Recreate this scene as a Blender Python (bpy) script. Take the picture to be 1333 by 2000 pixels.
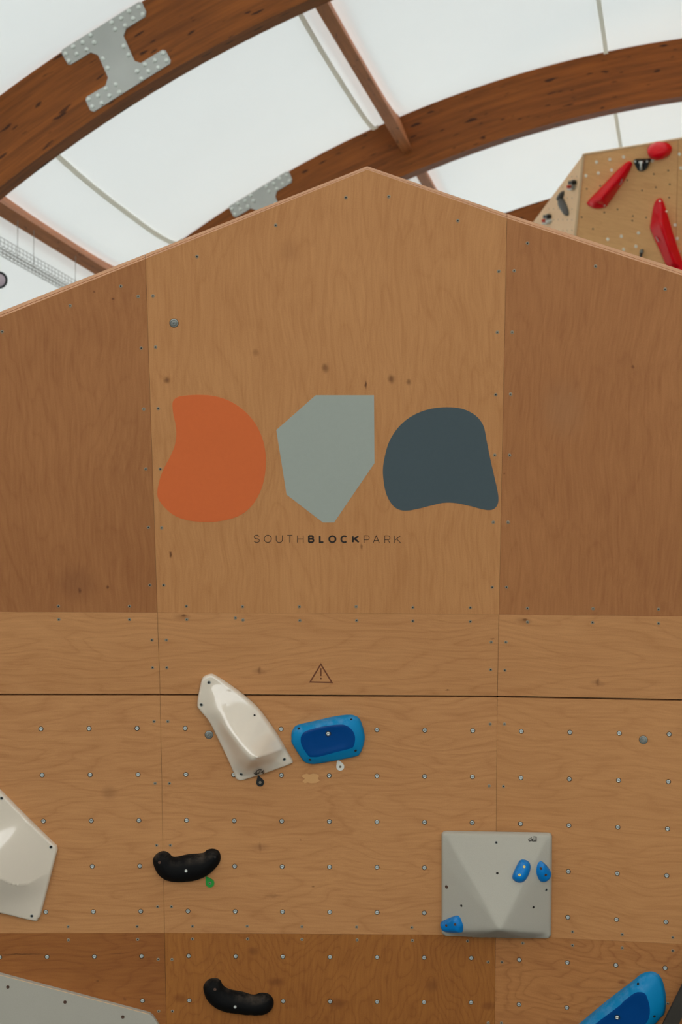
import bpy, bmesh, math, random
import numpy as np
from mathutils import Vector, Matrix
from mathutils.geometry import delaunay_2d_cdt

random.seed(7)
scn = bpy.context.scene
for o in list(bpy.data.objects): bpy.data.objects.remove(o)
C = scn.collection

# ------------------------------------------------------------------ camera
CAMZ = 1.75
F = 3889.0                                   # focal length in pixels of the 1333 x 2000 frame
PITCH = math.atan(253 / F)
cam_d = bpy.data.cameras.new('camera'); cam = bpy.data.objects.new('camera', cam_d); C.objects.link(cam)
cam.location = (0, 0, CAMZ); cam.rotation_euler = (math.pi / 2 + PITCH, 0, 0)
cam_d.sensor_fit = 'VERTICAL'; cam_d.sensor_height = 36.0; cam_d.sensor_width = 24.0
cam_d.lens = F / 2000 * 36.0
cam_d.clip_end = 300
cam_d.dof.use_dof = True; cam_d.dof.focus_distance = 7.35; cam_d.dof.aperture_fstop = 5.6
scn.camera = cam

# ------------------------------------------------------------------ sky and exposure
world = bpy.data.worlds.new('overcast_sky'); scn.world = world; world.use_nodes = True
bg = world.node_tree.nodes['Background']
bg.inputs[0].default_value = (0.95, 0.99, 1.0, 1); bg.inputs[1].default_value = 3.4
vs = scn.view_settings
vs.view_transform = 'Standard'; vs.look = 'None'; vs.gamma = 1; vs.use_curve_mapping = False
vs.exposure = 0.0

# ------------------------------------------------------------------ geometry helpers
CAM = Vector((0, 0, CAMZ))
FW = Vector((0, math.cos(PITCH), math.sin(PITCH))); UPV = Vector((0, -math.sin(PITCH), math.cos(PITCH))); RT = Vector((1, 0, 0))
def ray(x, y): return FW + RT * ((x - 666.5) / F) + UPV * ((1000 - y) / F)
def at(x, y, z): return CAM + ray(x, y) * z

class Plane:
    """a flat face of something in the hall: origin, normal towards the climbers, u to the right, v up"""
    def __init__(s, a, b, c):
        s.o = a.copy(); n = (b - a).cross(c - a).normalized()
        if n.dot(CAM - a) < 0: n = -n
        s.n = n; s.u = Vector((1, 0, 0)) - n * n.x; s.u.normalize(); s.v = n.cross(s.u); 
        if s.v.z < 0: s.v = -s.v; 
    def hit(s, x, y, off=0.0):
        r = ray(x, y); o = s.o + s.n * off
        return CAM + r * ((o - CAM).dot(s.n) / r.dot(s.n))
    def uv(s, P): d = P - s.o; return (d.dot(s.u), d.dot(s.v))
    def at(s, u, v, h=0.0): return s.o + s.u * u + s.v * v + s.n * h
    def px(s, x, y, off=0.0): return s.uv(s.hit(x, y, off))
    def mat(s): return Matrix((s.u, s.v, s.n)).transposed()

def lin(c):
    return tuple((v / 255 / 12.92 if v / 255 <= 0.04045 else ((v / 255 + 0.055) / 1.055) ** 2.4) for v in c)

def new_obj(name, mesh, parent=None):
    o = bpy.data.objects.new(name, mesh); C.objects.link(o)
    if parent is not None: o.parent = parent
    return o
def wloc(o):
    p = Vector((0, 0, 0))
    while o is not None: p = p + o.location; o = o.parent
    return p
def make(name, verts, faces, mat, parent=None, smooth=False, uvs=None, label=None):
    """one mesh object from world-space vertices"""
    base = wloc(parent) if parent is not None else Vector((0, 0, 0))
    org = Vector(verts[0]) if parent is None else base
    me = bpy.data.meshes.new(name)
    me.from_pydata([tuple(Vector(v) - org) for v in verts], [], faces)
    if uvs is not None:
        l = me.uv_layers.new(name='UVMap')
        for lp in me.loops: l.data[lp.index].uv = uvs[lp.vertex_index]
    if smooth:
        for p in me.polygons: p.use_smooth = True
    me.materials.append(mat); me.update()
    o = new_obj(name, me, parent)
    if parent is None: o.location = org
    if label: o['label'] = label
    return o
def empty(name, loc, label, cat, group=None):
    o = bpy.data.objects.new(name, None); C.objects.link(o); o.location = loc; o.empty_display_size = 0.05
    o['label'] = label; o['category'] = cat
    if group: o['group'] = group
    return o
def piece(name, mesh, P, pl, parent, rot=0.0, scale=1.0):
    """place shared mesh data (z = outwards) on a plane"""
    o = new_obj(name, mesh, parent)
    o.location = P - wloc(parent)
    o.rotation_euler = (pl.mat() @ Matrix.Rotation(rot, 3, 'Z')).to_euler()
    o.scale = (scale,) * 3
    return o
def lathe(profile, n=12, cap=True):
    vs_, fs = [], []
    for r, z in profile:
        for k in range(n): a = 2 * math.pi * k / n; vs_.append((r * math.cos(a), r * math.sin(a), z))
    for i in range(len(profile) - 1):
        for k in range(n): fs.append((i * n + k, i * n + (k + 1) % n, (i + 1) * n + (k + 1) % n, (i + 1) * n + k))
    if cap: fs.append(tuple(range((len(profile) - 1) * n, len(profile) * n)))
    return vs_, fs
def data_mesh(name, parts):
    """mesh data from [(verts, faces, material, smooth)]"""
    me = bpy.data.meshes.new(name); V, Fc, mi, sm = [], [], [], []
    for i, (v, f, m, s) in enumerate(parts):
        b = len(V); V += v; Fc += [tuple(q + b for q in g) for g in f]; mi += [i] * len(f); sm += [s] * len(f); me.materials.append(m)
    me.from_pydata(V, [], Fc)
    for p, a, s in zip(me.polygons, mi, sm): p.material_index = a; p.use_smooth = s
    me.update(); return me
def prism(poly, n, t):
    """prism from a world polygon (front) extruded by -n*t"""
    k = len(poly); V = list(poly) + [p - n * t for p in poly]
    fs = [tuple(range(k)), tuple(range(2 * k - 1, k - 1, -1))] + [(i, i + k, (i + 1) % k + k, (i + 1) % k) for i in range(k)]
    return V, fs
def fixn(o):
    bm = bmesh.new(); bm.from_mesh(o.data); bmesh.ops.recalc_face_normals(bm, faces=bm.faces); bm.to_mesh(o.data); bm.free(); return o
def tube(path, r, n=8):
    path = [Vector(p) for p in path]; V, fs = [], []
    for i, p in enumerate(path):
        d = (path[min(i + 1, len(path) - 1)] - path[max(i - 1, 0)]).normalized()
        a = d.cross(Vector((0, 0, 1)) if abs(d.z) < 0.9 else Vector((1, 0, 0))).normalized(); b = d.cross(a)
        for k in range(n): t = 2 * math.pi * k / n; V.append(p + a * (r * math.cos(t)) + b * (r * math.sin(t)))
    for i in range(len(path) - 1):
        for k in range(n): fs.append((i * n + k, i * n + (k + 1) % n, (i + 1) * n + (k + 1) % n, (i + 1) * n + k))
    fs.append(tuple(range(n))); fs.append(tuple(range((len(path) - 1) * n, len(path) * n)))
    return V, fs
def join_geo(lst):
    V, fs = [], []
    for v, f in lst:
        b = len(V); V += list(v); fs += [tuple(q + b for q in g) for g in f]
    return V, fs
def smooth_closed(pts, seg=6):
    """Catmull-Rom through a closed outline"""
    n = len(pts); out = []
    for i in range(n):
        p0, p1, p2, p3 = (np.array(pts[(i + k - 1) % n], float) for k in range(4))
        for s in range(seg):
            t = s / seg
            out.append(tuple(0.5 * ((2 * p1) + (-p0 + p2) * t + (2 * p0 - 5 * p1 + 4 * p2 - p3) * t * t + (-p0 + 3 * p1 - 3 * p2 + p3) * t ** 3)))
    return out

# ------------------------------------------------------------------ materials
def mat_new(name):
    m = bpy.data.materials.new(name); m.use_nodes = True; nt = m.node_tree
    return m, nt, nt.nodes['Principled BSDF']
def nd(nt, typ, **kw):
    n = nt.nodes.new(typ)
    for k, v in kw.items(): setattr(n, k, v)
    return n
def link(nt, a, b): nt.links.new(a, b)
def simple(name, col, rough=0.5, metal=0.0, var=0.06, scale=30.0, bump=0.0, bscale=400.0, coat=0.0, spec=None):
    m, nt, b = mat_new(name)
    c = lin(col)
    tc = nd(nt, 'ShaderNodeTexCoord'); nz = nd(nt, 'ShaderNodeTexNoise'); nz.inputs['Scale'].default_value = scale; nz.inputs['Detail'].default_value = 3
    link(nt, tc.outputs['Object'], nz.inputs['Vector'])
    mx = nd(nt, 'ShaderNodeMix', data_type='RGBA'); link(nt, nz.outputs['Fac'], mx.inputs[0])
    mx.inputs[6].default_value = tuple(v * (1 - var) for v in c) + (1,); mx.inputs[7].default_value = tuple(min(1, v * (1 + var)) for v in c) + (1,)
    link(nt, mx.outputs[2], b.inputs['Base Color'])
    b.inputs['Roughness'].default_value = rough; b.inputs['Metallic'].default_value = metal
    if spec is not None: b.inputs['Specular IOR Level'].default_value = spec
    if coat: b.inputs['Coat Weight'].default_value = coat; b.inputs['Coat Roughness'].default_value = 0.08
    if bump:
        n2 = nd(nt, 'ShaderNodeTexNoise'); n2.inputs['Scale'].default_value = bscale; link(nt, tc.outputs['Object'], n2.inputs['Vector'])
        bp = nd(nt, 'ShaderNodeBump'); bp.inputs['Strength'].default_value = bump; bp.inputs['Distance'].default_value = 0.001
        link(nt, n2.outputs['Fac'], bp.inputs['Height']); link(nt, bp.outputs['Normal'], b.inputs['Normal'])
    return m

def ply(name, col, dark, vertical=True, seed=0.0, contrast=0.5, blotch=0.5, rings=9.0, knots=(), stretch=0.19):
    """rotary-cut birch plywood; UV in metres on the panel; knots = (u, v, ru, rv, colour, strength)"""
    m, nt, b = mat_new(name)
    uv = nd(nt, 'ShaderNodeUVMap'); uv.uv_map = 'UVMap'
    base = uv.outputs['UV']
    mp = nd(nt, 'ShaderNodeMapping'); link(nt, base, mp.inputs['Vector'])
    mp.inputs['Location'].default_value = (seed * 3.1, seed * 1.7, seed)
    g = stretch
    # slow warp so that the grain wanders
    wn = nd(nt, 'ShaderNodeTexNoise'); wn.inputs['Scale'].default_value = 1.7; wn.inputs['Detail'].default_value = 2
    link(nt, mp.outputs['Vector'], wn.inputs['Vector'])
    ws = nd(nt, 'ShaderNodeVectorMath', operation='SCALE'); ws.inputs['Scale'].default_value = 0.13; link(nt, wn.outputs['Color'], ws.inputs[0])
    wa = nd(nt, 'ShaderNodeVectorMath', operation='ADD'); link(nt, mp.outputs['Vector'], wa.inputs[0]); link(nt, ws.outputs[0], wa.inputs[1])
    sc = nd(nt, 'ShaderNodeVectorMath', operation='MULTIPLY'); link(nt, wa.outputs[0], sc.inputs[0])
    sc.inputs[1].default_value = (1, g, 1) if vertical else (g, 1, 1)
    n1 = nd(nt, 'ShaderNodeTexNoise'); n1.inputs['Scale'].default_value = 5.0; n1.inputs['Detail'].default_value = 3.0; n1.inputs['Roughness'].default_value = 0.4
    link(nt, sc.outputs[0], n1.inputs['Vector'])
    # contour lines of that field = growth rings cut by the lathe
    mu = nd(nt, 'ShaderNodeMath', operation='MULTIPLY'); mu.inputs[1].default_value = rings * 1.7; link(nt, n1.outputs['Fac'], mu.inputs[0])
    fr = nd(nt, 'ShaderNodeMath', operation='FRACT'); link(nt, mu.outputs[0], fr.inputs[0])
    rr = nd(nt, 'ShaderNodeValToRGB'); link(nt, fr.outputs[0], rr.inputs[0])
    e = rr.color_ramp.elements; e[0].position = 0.0; e[0].color = (0.6, 0.6, 0.6, 1); e[1].position = 1.0; e[1].color = (0.6, 0.6, 0.6, 1)
    for pp, cc in ((0.06, 0.95), (0.20, 0.40), (0.6, 0.12), (0.92, 0.3)):
        q = rr.color_ramp.elements.new(pp); q.color = (cc, cc, cc, 1)
    # fine fibres
    s2 = nd(nt, 'ShaderNodeVectorMath', operation='MULTIPLY'); link(nt, wa.outputs[0], s2.inputs[0]); s2.inputs[1].default_value = (1, 0.05, 1) if vertical else (0.05, 1, 1)
    n2 = nd(nt, 'ShaderNodeTexNoise'); n2.inputs['Scale'].default_value = 130.0; n2.inputs['Detail'].default_value = 3.0; link(nt, s2.outputs[0], n2.inputs['Vector'])
    n4 = nd(nt, 'ShaderNodeTexNoise'); n4.inputs['Scale'].default_value = 260.0; n4.inputs['Detail'].default_value = 1.0; link(nt, mp.outputs['Vector'], n4.inputs['Vector'])
    # blotches
    n3 = nd(nt, 'ShaderNodeTexNoise'); n3.inputs['Scale'].default_value = 3.0; n3.inputs['Detail'].default_value = 4.0; n3.inputs['Roughness'].default_value = 0.6
    s3 = nd(nt, 'ShaderNodeVectorMath', operation='MULTIPLY'); link(nt, wa.outputs[0], s3.inputs[0]); s3.inputs[1].default_value = (1, 0.45, 1) if vertical else (0.45, 1, 1)
    link(nt, s3.outputs[0], n3.inputs['Vector'])
    def mad(a, k, c):
        q = nd(nt, 'ShaderNodeMath', operation='MULTIPLY_ADD'); link(nt, a, q.inputs[0]); q.inputs[1].default_value = k
        if isinstance(c, float): q.inputs[2].default_value = c
        else: link(nt, c, q.inputs[2])
        return q.outputs[0]
    f0 = mad(n3.outputs['Fac'], 2.2 * blotch, -1.1 * blotch + 0.42 - 0.12 * contrast)
    f1 = mad(rr.outputs['Color'], contrast, f0)
    f2 = mad(n2.outputs['Fac'], 0.7, mad(n4.outputs['Fac'], 0.35, mad(f1, 1.0, -0.52)))
    cl = nd(nt, 'ShaderNodeClamp'); link(nt, f2, cl.inputs[0])
    mx = nd(nt, 'ShaderNodeMix', data_type='RGBA'); link(nt, cl.outputs[0], mx.inputs[0])
    mx.inputs[6].default_value = lin(col) + (1,); mx.inputs[7].default_value = lin(dark) + (1,)
    cur = mx.outputs[2]
    if knots:
        kn = nd(nt, 'ShaderNodeTexNoise'); kn.inputs['Scale'].default_value = 45.0; link(nt, base, kn.inputs['Vector'])
        ks = nd(nt, 'ShaderNodeVectorMath', operation='SCALE'); ks.inputs['Scale'].default_value = 0.012; link(nt, kn.outputs['Color'], ks.inputs[0])
        ka = nd(nt, 'ShaderNodeVectorMath', operation='ADD'); link(nt, base, ka.inputs[0]); link(nt, ks.outputs[0], ka.inputs[1])
    for (ku, kv, ru, rv, kc, st) in knots:
        s_ = nd(nt, 'ShaderNodeVectorMath', operation='SUBTRACT'); link(nt, ka.outputs[0], s_.inputs[0]); s_.inputs[1].default_value = (ku + 0.006, kv + 0.006, 0.006)
        d_ = nd(nt, 'ShaderNodeVectorMath', operation='MULTIPLY'); link(nt, s_.outputs[0], d_.inputs[0]); d_.inputs[1].default_value = (1 / ru, 1 / rv, 0)
        l_ = nd(nt, 'ShaderNodeVectorMath', operation='LENGTH'); link(nt, d_.outputs[0], l_.inputs[0])
        r_ = nd(nt, 'ShaderNodeMapRange', interpolation_type='SMOOTHSTEP'); link(nt, l_.outputs['Value'], r_.inputs[0])
        r_.inputs[1].default_value = 0.15; r_.inputs[2].default_value = 1.0; r_.inputs[3].default_value = st; r_.inputs[4].default_value = 0.0
        x_ = nd(nt, 'ShaderNodeMix', data_type='RGBA'); link(nt, r_.outputs[0], x_.inputs[0]); link(nt, cur, x_.inputs[6]); x_.inputs[7].default_value = lin(kc) + (1,)
        cur = x_.outputs[2]
    link(nt, cur, b.inputs['Base Color'])
    b.inputs['Roughness'].default_value = 0.5; b.inputs['Specular IOR Level'].default_value = 0.3
    bp = nd(nt, 'ShaderNodeBump'); bp.inputs['Strength'].default_value = 0.08; bp.inputs['Distance'].default_value = 0.001
    link(nt, n2.outputs['Fac'], bp.inputs['Height']); link(nt, bp.outputs['Normal'], b.inputs['Normal'])
    return m

def glulam(name, col, dark, lam=0.045):
    """stained spruce glulam: UV u along the beam, v across it, in metres"""
    m, nt, b = mat_new(name)
    uv = nd(nt, 'ShaderNodeUVMap'); uv.uv_map = 'UVMap'
    def noise(scale, mul, detail=3.0):
        s = nd(nt, 'ShaderNodeVectorMath', operation='MULTIPLY'); link(nt, uv.outputs['UV'], s.inputs[0]); s.inputs[1].default_value = mul
        n = nd(nt, 'ShaderNodeTexNoise'); n.inputs['Scale'].default_value = scale; n.inputs['Detail'].default_value = detail; link(nt, s.outputs[0], n.inputs['Vector']); return n.outputs['Fac']
    grain = noise(22, (0.07, 1, 1)); fibre = noise(90, (0.05, 1, 1)); knot = noise(11.0, (0.4, 1.6, 1), 1.5); blot = noise(2.0, (0.3, 1, 1))
    # separate tone for each lamella
    sp = nd(nt, 'ShaderNodeSeparateXYZ'); link(nt, uv.outputs['UV'], sp.inputs[0])
    dv = nd(nt, 'ShaderNodeMath', operation='DIVIDE'); link(nt, sp.outputs['Y'], dv.inputs[0]); dv.inputs[1].default_value = lam
    fl = nd(nt, 'ShaderNodeMath', operation='FLOOR'); link(nt, dv.outputs[0], fl.inputs[0])
    wn = nd(nt, 'ShaderNodeTexWhiteNoise', noise_dimensions='1D'); link(nt, fl.outputs[0], wn.inputs['W'])
    def mad(a, k, c):
        q = nd(nt, 'ShaderNodeMath', operation='MULTIPLY_ADD'); link(nt, a, q.inputs[0]); q.inputs[1].default_value = k
        if isinstance(c, float): q.inputs[2].default_value = c
        else: link(nt, c, q.inputs[2])
        return q.outputs[0]
    f = mad(grain, 1.1, mad(fibre, 0.45, mad(blot, 0.4, mad(wn.outputs['Value'], 0.22, -0.78))))
    kr = nd(nt, 'ShaderNodeMapRange', interpolation_type='SMOOTHSTEP'); link(nt, knot, kr.inputs[0]); kr.inputs[1].default_value = 0.645; kr.inputs[2].default_value = 0.72; kr.inputs[3].default_value = 0; kr.inputs[4].default_value = 0.75
    f = mad(kr.outputs[0], 1.0, f)
    cl = nd(nt, 'ShaderNodeClamp'); link(nt, f, cl.inputs[0])
    mx = nd(nt, 'ShaderNodeMix', data_type='RGBA'); link(nt, cl.outputs[0], mx.inputs[0]); mx.inputs[6].default_value = lin(col) + (1,); mx.inputs[7].default_value = lin(dark) + (1,)
    link(nt, mx.outputs[2], b.inputs['Base Color']); b.inputs['Roughness'].default_value = 0.55; b.inputs['Specular IOR Level'].default_value = 0.25
    return m

def ply_edge_mat():
    m, nt, b = mat_new('plywood_edge_layers')
    uv = nd(nt, 'ShaderNodeUVMap'); uv.uv_map = 'UVMap'; sp = nd(nt, 'ShaderNodeSeparateXYZ'); link(nt, uv.outputs['UV'], sp.inputs[0])
    mu = nd(nt, 'ShaderNodeMath', operation='MULTIPLY'); mu.inputs[1].default_value = 4.0; link(nt, sp.outputs['Y'], mu.inputs[0])
    fr = nd(nt, 'ShaderNodeMath', operation='FRACT'); link(nt, mu.outputs[0], fr.inputs[0])
    gt = nd(nt, 'ShaderNodeMath', operation='GREATER_THAN'); gt.inputs[1].default_value = 0.5; link(nt, fr.outputs[0], gt.inputs[0])
    s = nd(nt, 'ShaderNodeVectorMath', operation='MULTIPLY'); link(nt, uv.outputs['UV'], s.inputs[0]); s.inputs[1].default_value = (6, 4, 1)
    n = nd(nt, 'ShaderNodeTexNoise'); n.inputs['Scale'].default_value = 3.0; n.inputs['Detail'].default_value = 4; link(nt, s.outputs[0], n.inputs['Vector'])
    q = nd(nt, 'ShaderNodeMath', operation='MULTIPLY_ADD'); link(nt, gt.outputs[0], q.inputs[0]); q.inputs[1].default_value = 0.45; link(nt, n.outputs['Fac'], q.inputs[2])
    q2 = nd(nt, 'ShaderNodeMath', operation='SUBTRACT'); link(nt, q.outputs[0], q2.inputs[0]); q2.inputs[1].default_value = 0.25
    cl = nd(nt, 'ShaderNodeClamp'); link(nt, q2.outputs[0], cl.inputs[0])
    mx = nd(nt, 'ShaderNodeMix', data_type='RGBA'); link(nt, cl.outputs[0], mx.inputs[0]); mx.inputs[6].default_value = lin((220, 164, 120)) + (1,); mx.inputs[7].default_value = lin((150, 98, 64)) + (1,)
    link(nt, mx.outputs[2], b.inputs['Base Color']); b.inputs['Roughness'].default_value = 0.7
    return m

def membrane(name, col=(0.86, 0.87, 0.85), trans=0.2):
    m, nt, b = mat_new(name)
    out = nt.nodes['Material Output']
    geo = nd(nt, 'ShaderNodeTexCoord'); n = nd(nt, 'ShaderNodeTexNoise'); n.inputs['Scale'].default_value = 0.5; n.inputs['Detail'].default_value = 3; link(nt, geo.outputs['Object'], n.inputs['Vector'])
    mx = nd(nt, 'ShaderNodeMix', data_type='RGBA'); link(nt, n.outputs['Fac'], mx.inputs[0])
    mx.inputs[6].default_value = tuple(v * 0.96 for v in col) + (1,); mx.inputs[7].default_value = tuple(min(1, v * 1.03) for v in col) + (1,)
    d = nd(nt, 'ShaderNodeBsdfDiffuse'); t = nd(nt, 'ShaderNodeBsdfTranslucent'); link(nt, mx.outputs[2], d.inputs[0]); link(nt, mx.outputs[2], t.inputs[0])
    ms = nd(nt, 'ShaderNodeMixShader'); ms.inputs[0].default_value = trans; link(nt, d.outputs[0], ms.inputs[1]); link(nt, t.outputs[0], ms.inputs[2]); link(nt, ms.outputs[0], out.inputs['Surface'])
    nt.nodes.remove(b)
    return m

def chalky(name, col, rough, chalk_col, lo, hi, scale, amt, coat=0.0, direction=None, spec=0.5):
    """coloured hold with chalk rubbed on its upper side"""
    m, nt, b = mat_new(name)
    tc = nd(nt, 'ShaderNodeTexCoord'); ge = nd(nt, 'ShaderNodeNewGeometry')
    n = nd(nt, 'ShaderNodeTexNoise'); n.inputs['Scale'].default_value = scale; n.inputs['Detail'].default_value = 6; n.inputs['Roughness'].default_value = 0.65; link(nt, tc.outputs['Object'], n.inputs['Vector'])
    dt = nd(nt, 'ShaderNodeVectorMath', operation='DOT_PRODUCT'); link(nt, ge.outputs['Normal'], dt.inputs[0]); dt.inputs[1].default_value = direction or (-0.15, -0.2, 0.97)
    r1 = nd(nt, 'ShaderNodeMapRange', interpolation_type='SMOOTHSTEP'); link(nt, dt.outputs['Value'], r1.inputs[0]); r1.inputs[1].default_value = lo; r1.inputs[2].default_value = hi
    r2 = nd(nt, 'ShaderNodeMapRange', interpolation_type='SMOOTHSTEP'); link(nt, n.outputs['Fac'], r2.inputs[0]); r2.inputs[1].default_value = 0.4; r2.inputs[2].default_value = 0.7
    mu = nd(nt, 'ShaderNodeMath', operation='MULTIPLY'); link(nt, r1.outputs[0], mu.inputs[0]); link(nt, r2.outputs[0], mu.inputs[1])
    m2 = nd(nt, 'ShaderNodeMath', operation='MULTIPLY'); link(nt, mu.outputs[0], m2.inputs[0]); m2.inputs[1].default_value = amt
    mx = nd(nt, 'ShaderNodeMix', data_type='RGBA'); link(nt, m2.outputs[0], mx.inputs[0]); mx.inputs[6].default_value = lin(col) + (1,); mx.inputs[7].default_value = lin(chalk_col) + (1,)
    link(nt, mx.outputs[2], b.inputs['Base Color']); b.inputs['Roughness'].default_value = rough; b.inputs['Specular IOR Level'].default_value = spec
    if coat: b.inputs['Coat Weight'].default_value = coat
    return m

M = {
 'steel': simple('zinc_steel', (214, 216, 210), 0.3, 0.6, 0.1),
 'steel_dull': simple('dull_zinc_steel', (150, 152, 146), 0.5, 0.6, 0.15),
 'galv': simple('galvanised_steel', (183, 184, 178), 0.5, 0.55, 0.16, 2.5),
 'rivet': simple('galvanised_bolt_heads', (228, 232, 224), 0.4, 0.2, 0.05),
 'hole': simple('hole_shade', (28, 22, 18), 0.9),  # flat dark colour painted as the shade inside holes that are not cut
 'rust': simple('brown_insert', (92, 66, 52), 0.6, 0.4),
 'brass': simple('brass_bolt', (215, 195, 120), 0.35, 0.9),
 'back': simple('joint_shade', (40, 26, 18), 0.9),
 'edge': ply_edge_mat(),
 'orange': simple('orange_vinyl', (214, 106, 56), 0.75, 0, 0.03, 60, 0.25, 500, spec=0.2),
 'sage': simple('pale_grey_green_vinyl', (163, 167, 156), 0.75, 0, 0.03, 60, 0.25, 500, spec=0.2),
 'slate': simple('slate_blue_vinyl', (76, 87, 91), 0.75, 0, 0.04, 60, 0.25, 500, spec=0.2),
 'ink': simple('black_print', (38, 26, 18), 0.7),
 'burn': simple('burnt_engraving', (112, 62, 34), 0.8),
 'white': simple('ivory_gelcoat', (221, 205, 185), 0.14, 0, 0.01, coat=1.0),
 'volume': simple('grey_sanded_paint', (177, 170, 156), 0.85, 0, 0.05, 300, 0.5, 700, spec=0.2),
 'blue': chalky('blue_gelcoat', (0, 126, 178), 0.5, (110, 150, 195), 0.3, 0.7, 38, 0.38, 0.0, spec=0.2),
 'blue_in': simple('deep_blue_smooth', (0, 62, 124), 0.35, 0, 0.02, spec=0.15),
 'blue_small': chalky('blue_plastic', (0, 116, 188), 0.45, (110, 150, 190), 0.2, 0.6, 60, 0.35, spec=0.2),
 'black': chalky('black_polyurethane', (9, 8, 8), 0.75, (110, 96, 82), 0.3, 0.9, 14, 0.4, spec=0.15),
 'red': simple('red_gelcoat', (226, 0, 22), 0.2, 0, 0.03, spec=0.3),
 'red_dark': simple('red_gelcoat_matt', (170, 0, 12), 0.35, 0, 0.03),
 'smudge': simple('pale_maker_mark', (205, 150, 150), 0.6),
 'grey_hold': simple('grey_polyurethane', (92, 88, 82), 0.45, 0, 0.08),
 'tag_black': simple('black_tag', (24, 23, 22), 0.45), 'tag_white': simple('white_tag', (218, 212, 200), 0.5), 'tag_green': simple('green_tag', (36, 140, 50), 0.45),
 'black_plastic': simple('black_plastic', (18, 18, 18), 0.4), 'red_plastic': simple('orange_red_plastic', (205, 60, 30), 0.4),
 'pale_edge': simple('pale_edge_strip', (222, 186, 145), 0.7, 0, 0.08, 12),
 'dark_post': simple('dark_stained_strut', (48, 42, 34), 0.7, 0, 0.25, 14),
 'mat': simple('grey_green_crash_mat', (88, 96, 92), 0.7, 0, 0.08, 1.5),
 'membrane': membrane('white_tensile_membrane'),
 'strip': membrane('beige_seam_tape', (0.86, 0.84, 0.78), 0.72),
 'panel_wall': simple('white_panel', (214, 214, 210), 0.7, 0, 0.02, 1.0),
 'beam': glulam('stained_glulam', (154, 86, 30), (66, 32, 8)),
 'purlin': glulam('stained_purlin', (204, 132, 84), (136, 82, 46), 0.3),
 'screw_head': simple('dusty_screw_head', (146, 132, 112), 0.6, 0.1, 0.2, 200),
 'pale_nut': simple('pale_zinc', (250, 240, 220), 0.5, 0.0, 0.03),
 'wire': simple('galvanised_wire', (165, 166, 160), 0.5, 0.6),
 'lens': simple('pale_lamp_glass', (190, 170, 178), 0.2),
}

# ------------------------------------------------------------------ the hall
DX = Vector((0.17519514, 0.98453373, 0)); UX = Vector((0.98453373, -0.17519514, 0))   # along the hall / across it
D0, SB = 15.5, 6.0                      # first arch in view, bay length
U0, H0, R1, R2 = 1.04, -5.30, 11.87, 11.235
def hall(dd, R, deg):
    t = math.radians(deg); return CAM + DX * dd + UX * (U0 + R * math.sin(t)) + Vector((0, 0, H0 + R * math.cos(t)))
PURL = [-37.65, -21.05, -4.4, 12.2, 28.8]
STRIPS = [-46.6, -34.3, -22.1, -9.4, 3.2]
def mem_R(dd, deg):
    x = ((dd - D0) % SB) / SB * 2 - 1
    near = min(abs(deg - p) for p in PURL); k = min(max((near - 0.25) / 0.7, 0), 1); k = k * k * (3 - 2 * k)
    return R1 + 0.035 - (0.27 + 0.15 * k) * (1 - abs(x) ** 3)

fl = make('floor', [(-24, -16, 0), (24, -16, 0), (24, 44, 0), (-24, 44, 0)], [(0, 1, 2, 3)], M['mat']); fl['kind'] = 'structure'
# membrane vault
degs = [-73.0]
while degs[-1] < 73: 
    near = min(abs(degs[-1] + 0.3 - p) for p in PURL)
    degs.append(degs[-1] + (0.3 if near < 1.6 else 2.0))
dds = [D0 - 4 * SB + i * SB / 12 for i in range(12 * 7 + 1)]
V = [hall(dd, mem_R(dd, g), g) for dd in dds for g in degs]; n = len(degs)
Fc = [(i * n + j, i * n + j + 1, (i + 1) * n + j + 1, (i + 1) * n + j) for i in range(len(dds) - 1) for j in range(n - 1) if not (degs[j] < -58 and dds[i] > 12)]   # unseen gap added low on the left to light the far wall
ceil = make('ceiling', V, Fc, M['membrane'], smooth=True); ceil['kind'] = 'structure'
class _P: pass
def ribbon_strip(deg, d_a, d_b, w=0.045):
    hw = math.degrees(w / 2 / R1); ds = np.linspace(d_a, d_b, 50)
    V = []
    for dd in ds:
        for s in (-hw, hw):
            for dr in (0.012, 0.030): V.append(hall(dd, mem_R(dd, deg) - dr, deg + s))
    fs = []
    for i in range(len(ds) - 1):
        a = i * 4; b = a + 4
        fs += [(a + 1, a + 3, b + 3, b + 1), (a, b, b + 2, a + 2), (a, a + 1, b + 1, b), (a + 2, b + 2, b + 3, a + 3)]
    o = make('seam_strip', V, fs, M['strip'], ceil, smooth=False); return o
for g in STRIPS:
    for k in range(0, 3): ribbon_strip(g, D0 + (k - 0) * SB + 0.22 - (SB if k == 0 and False else 0), D0 + (k + 1) * SB - 0.02)
    ribbon_strip(g, D0 - SB + 0.22, D0 - 0.02)
w = make('wall_front', [hall(D0 + 3 * SB, R1 + 0.03, g) for g in np.linspace(-73, 73, 40)], [tuple(range(40))], M['membrane']); w['kind'] = 'structure'
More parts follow.
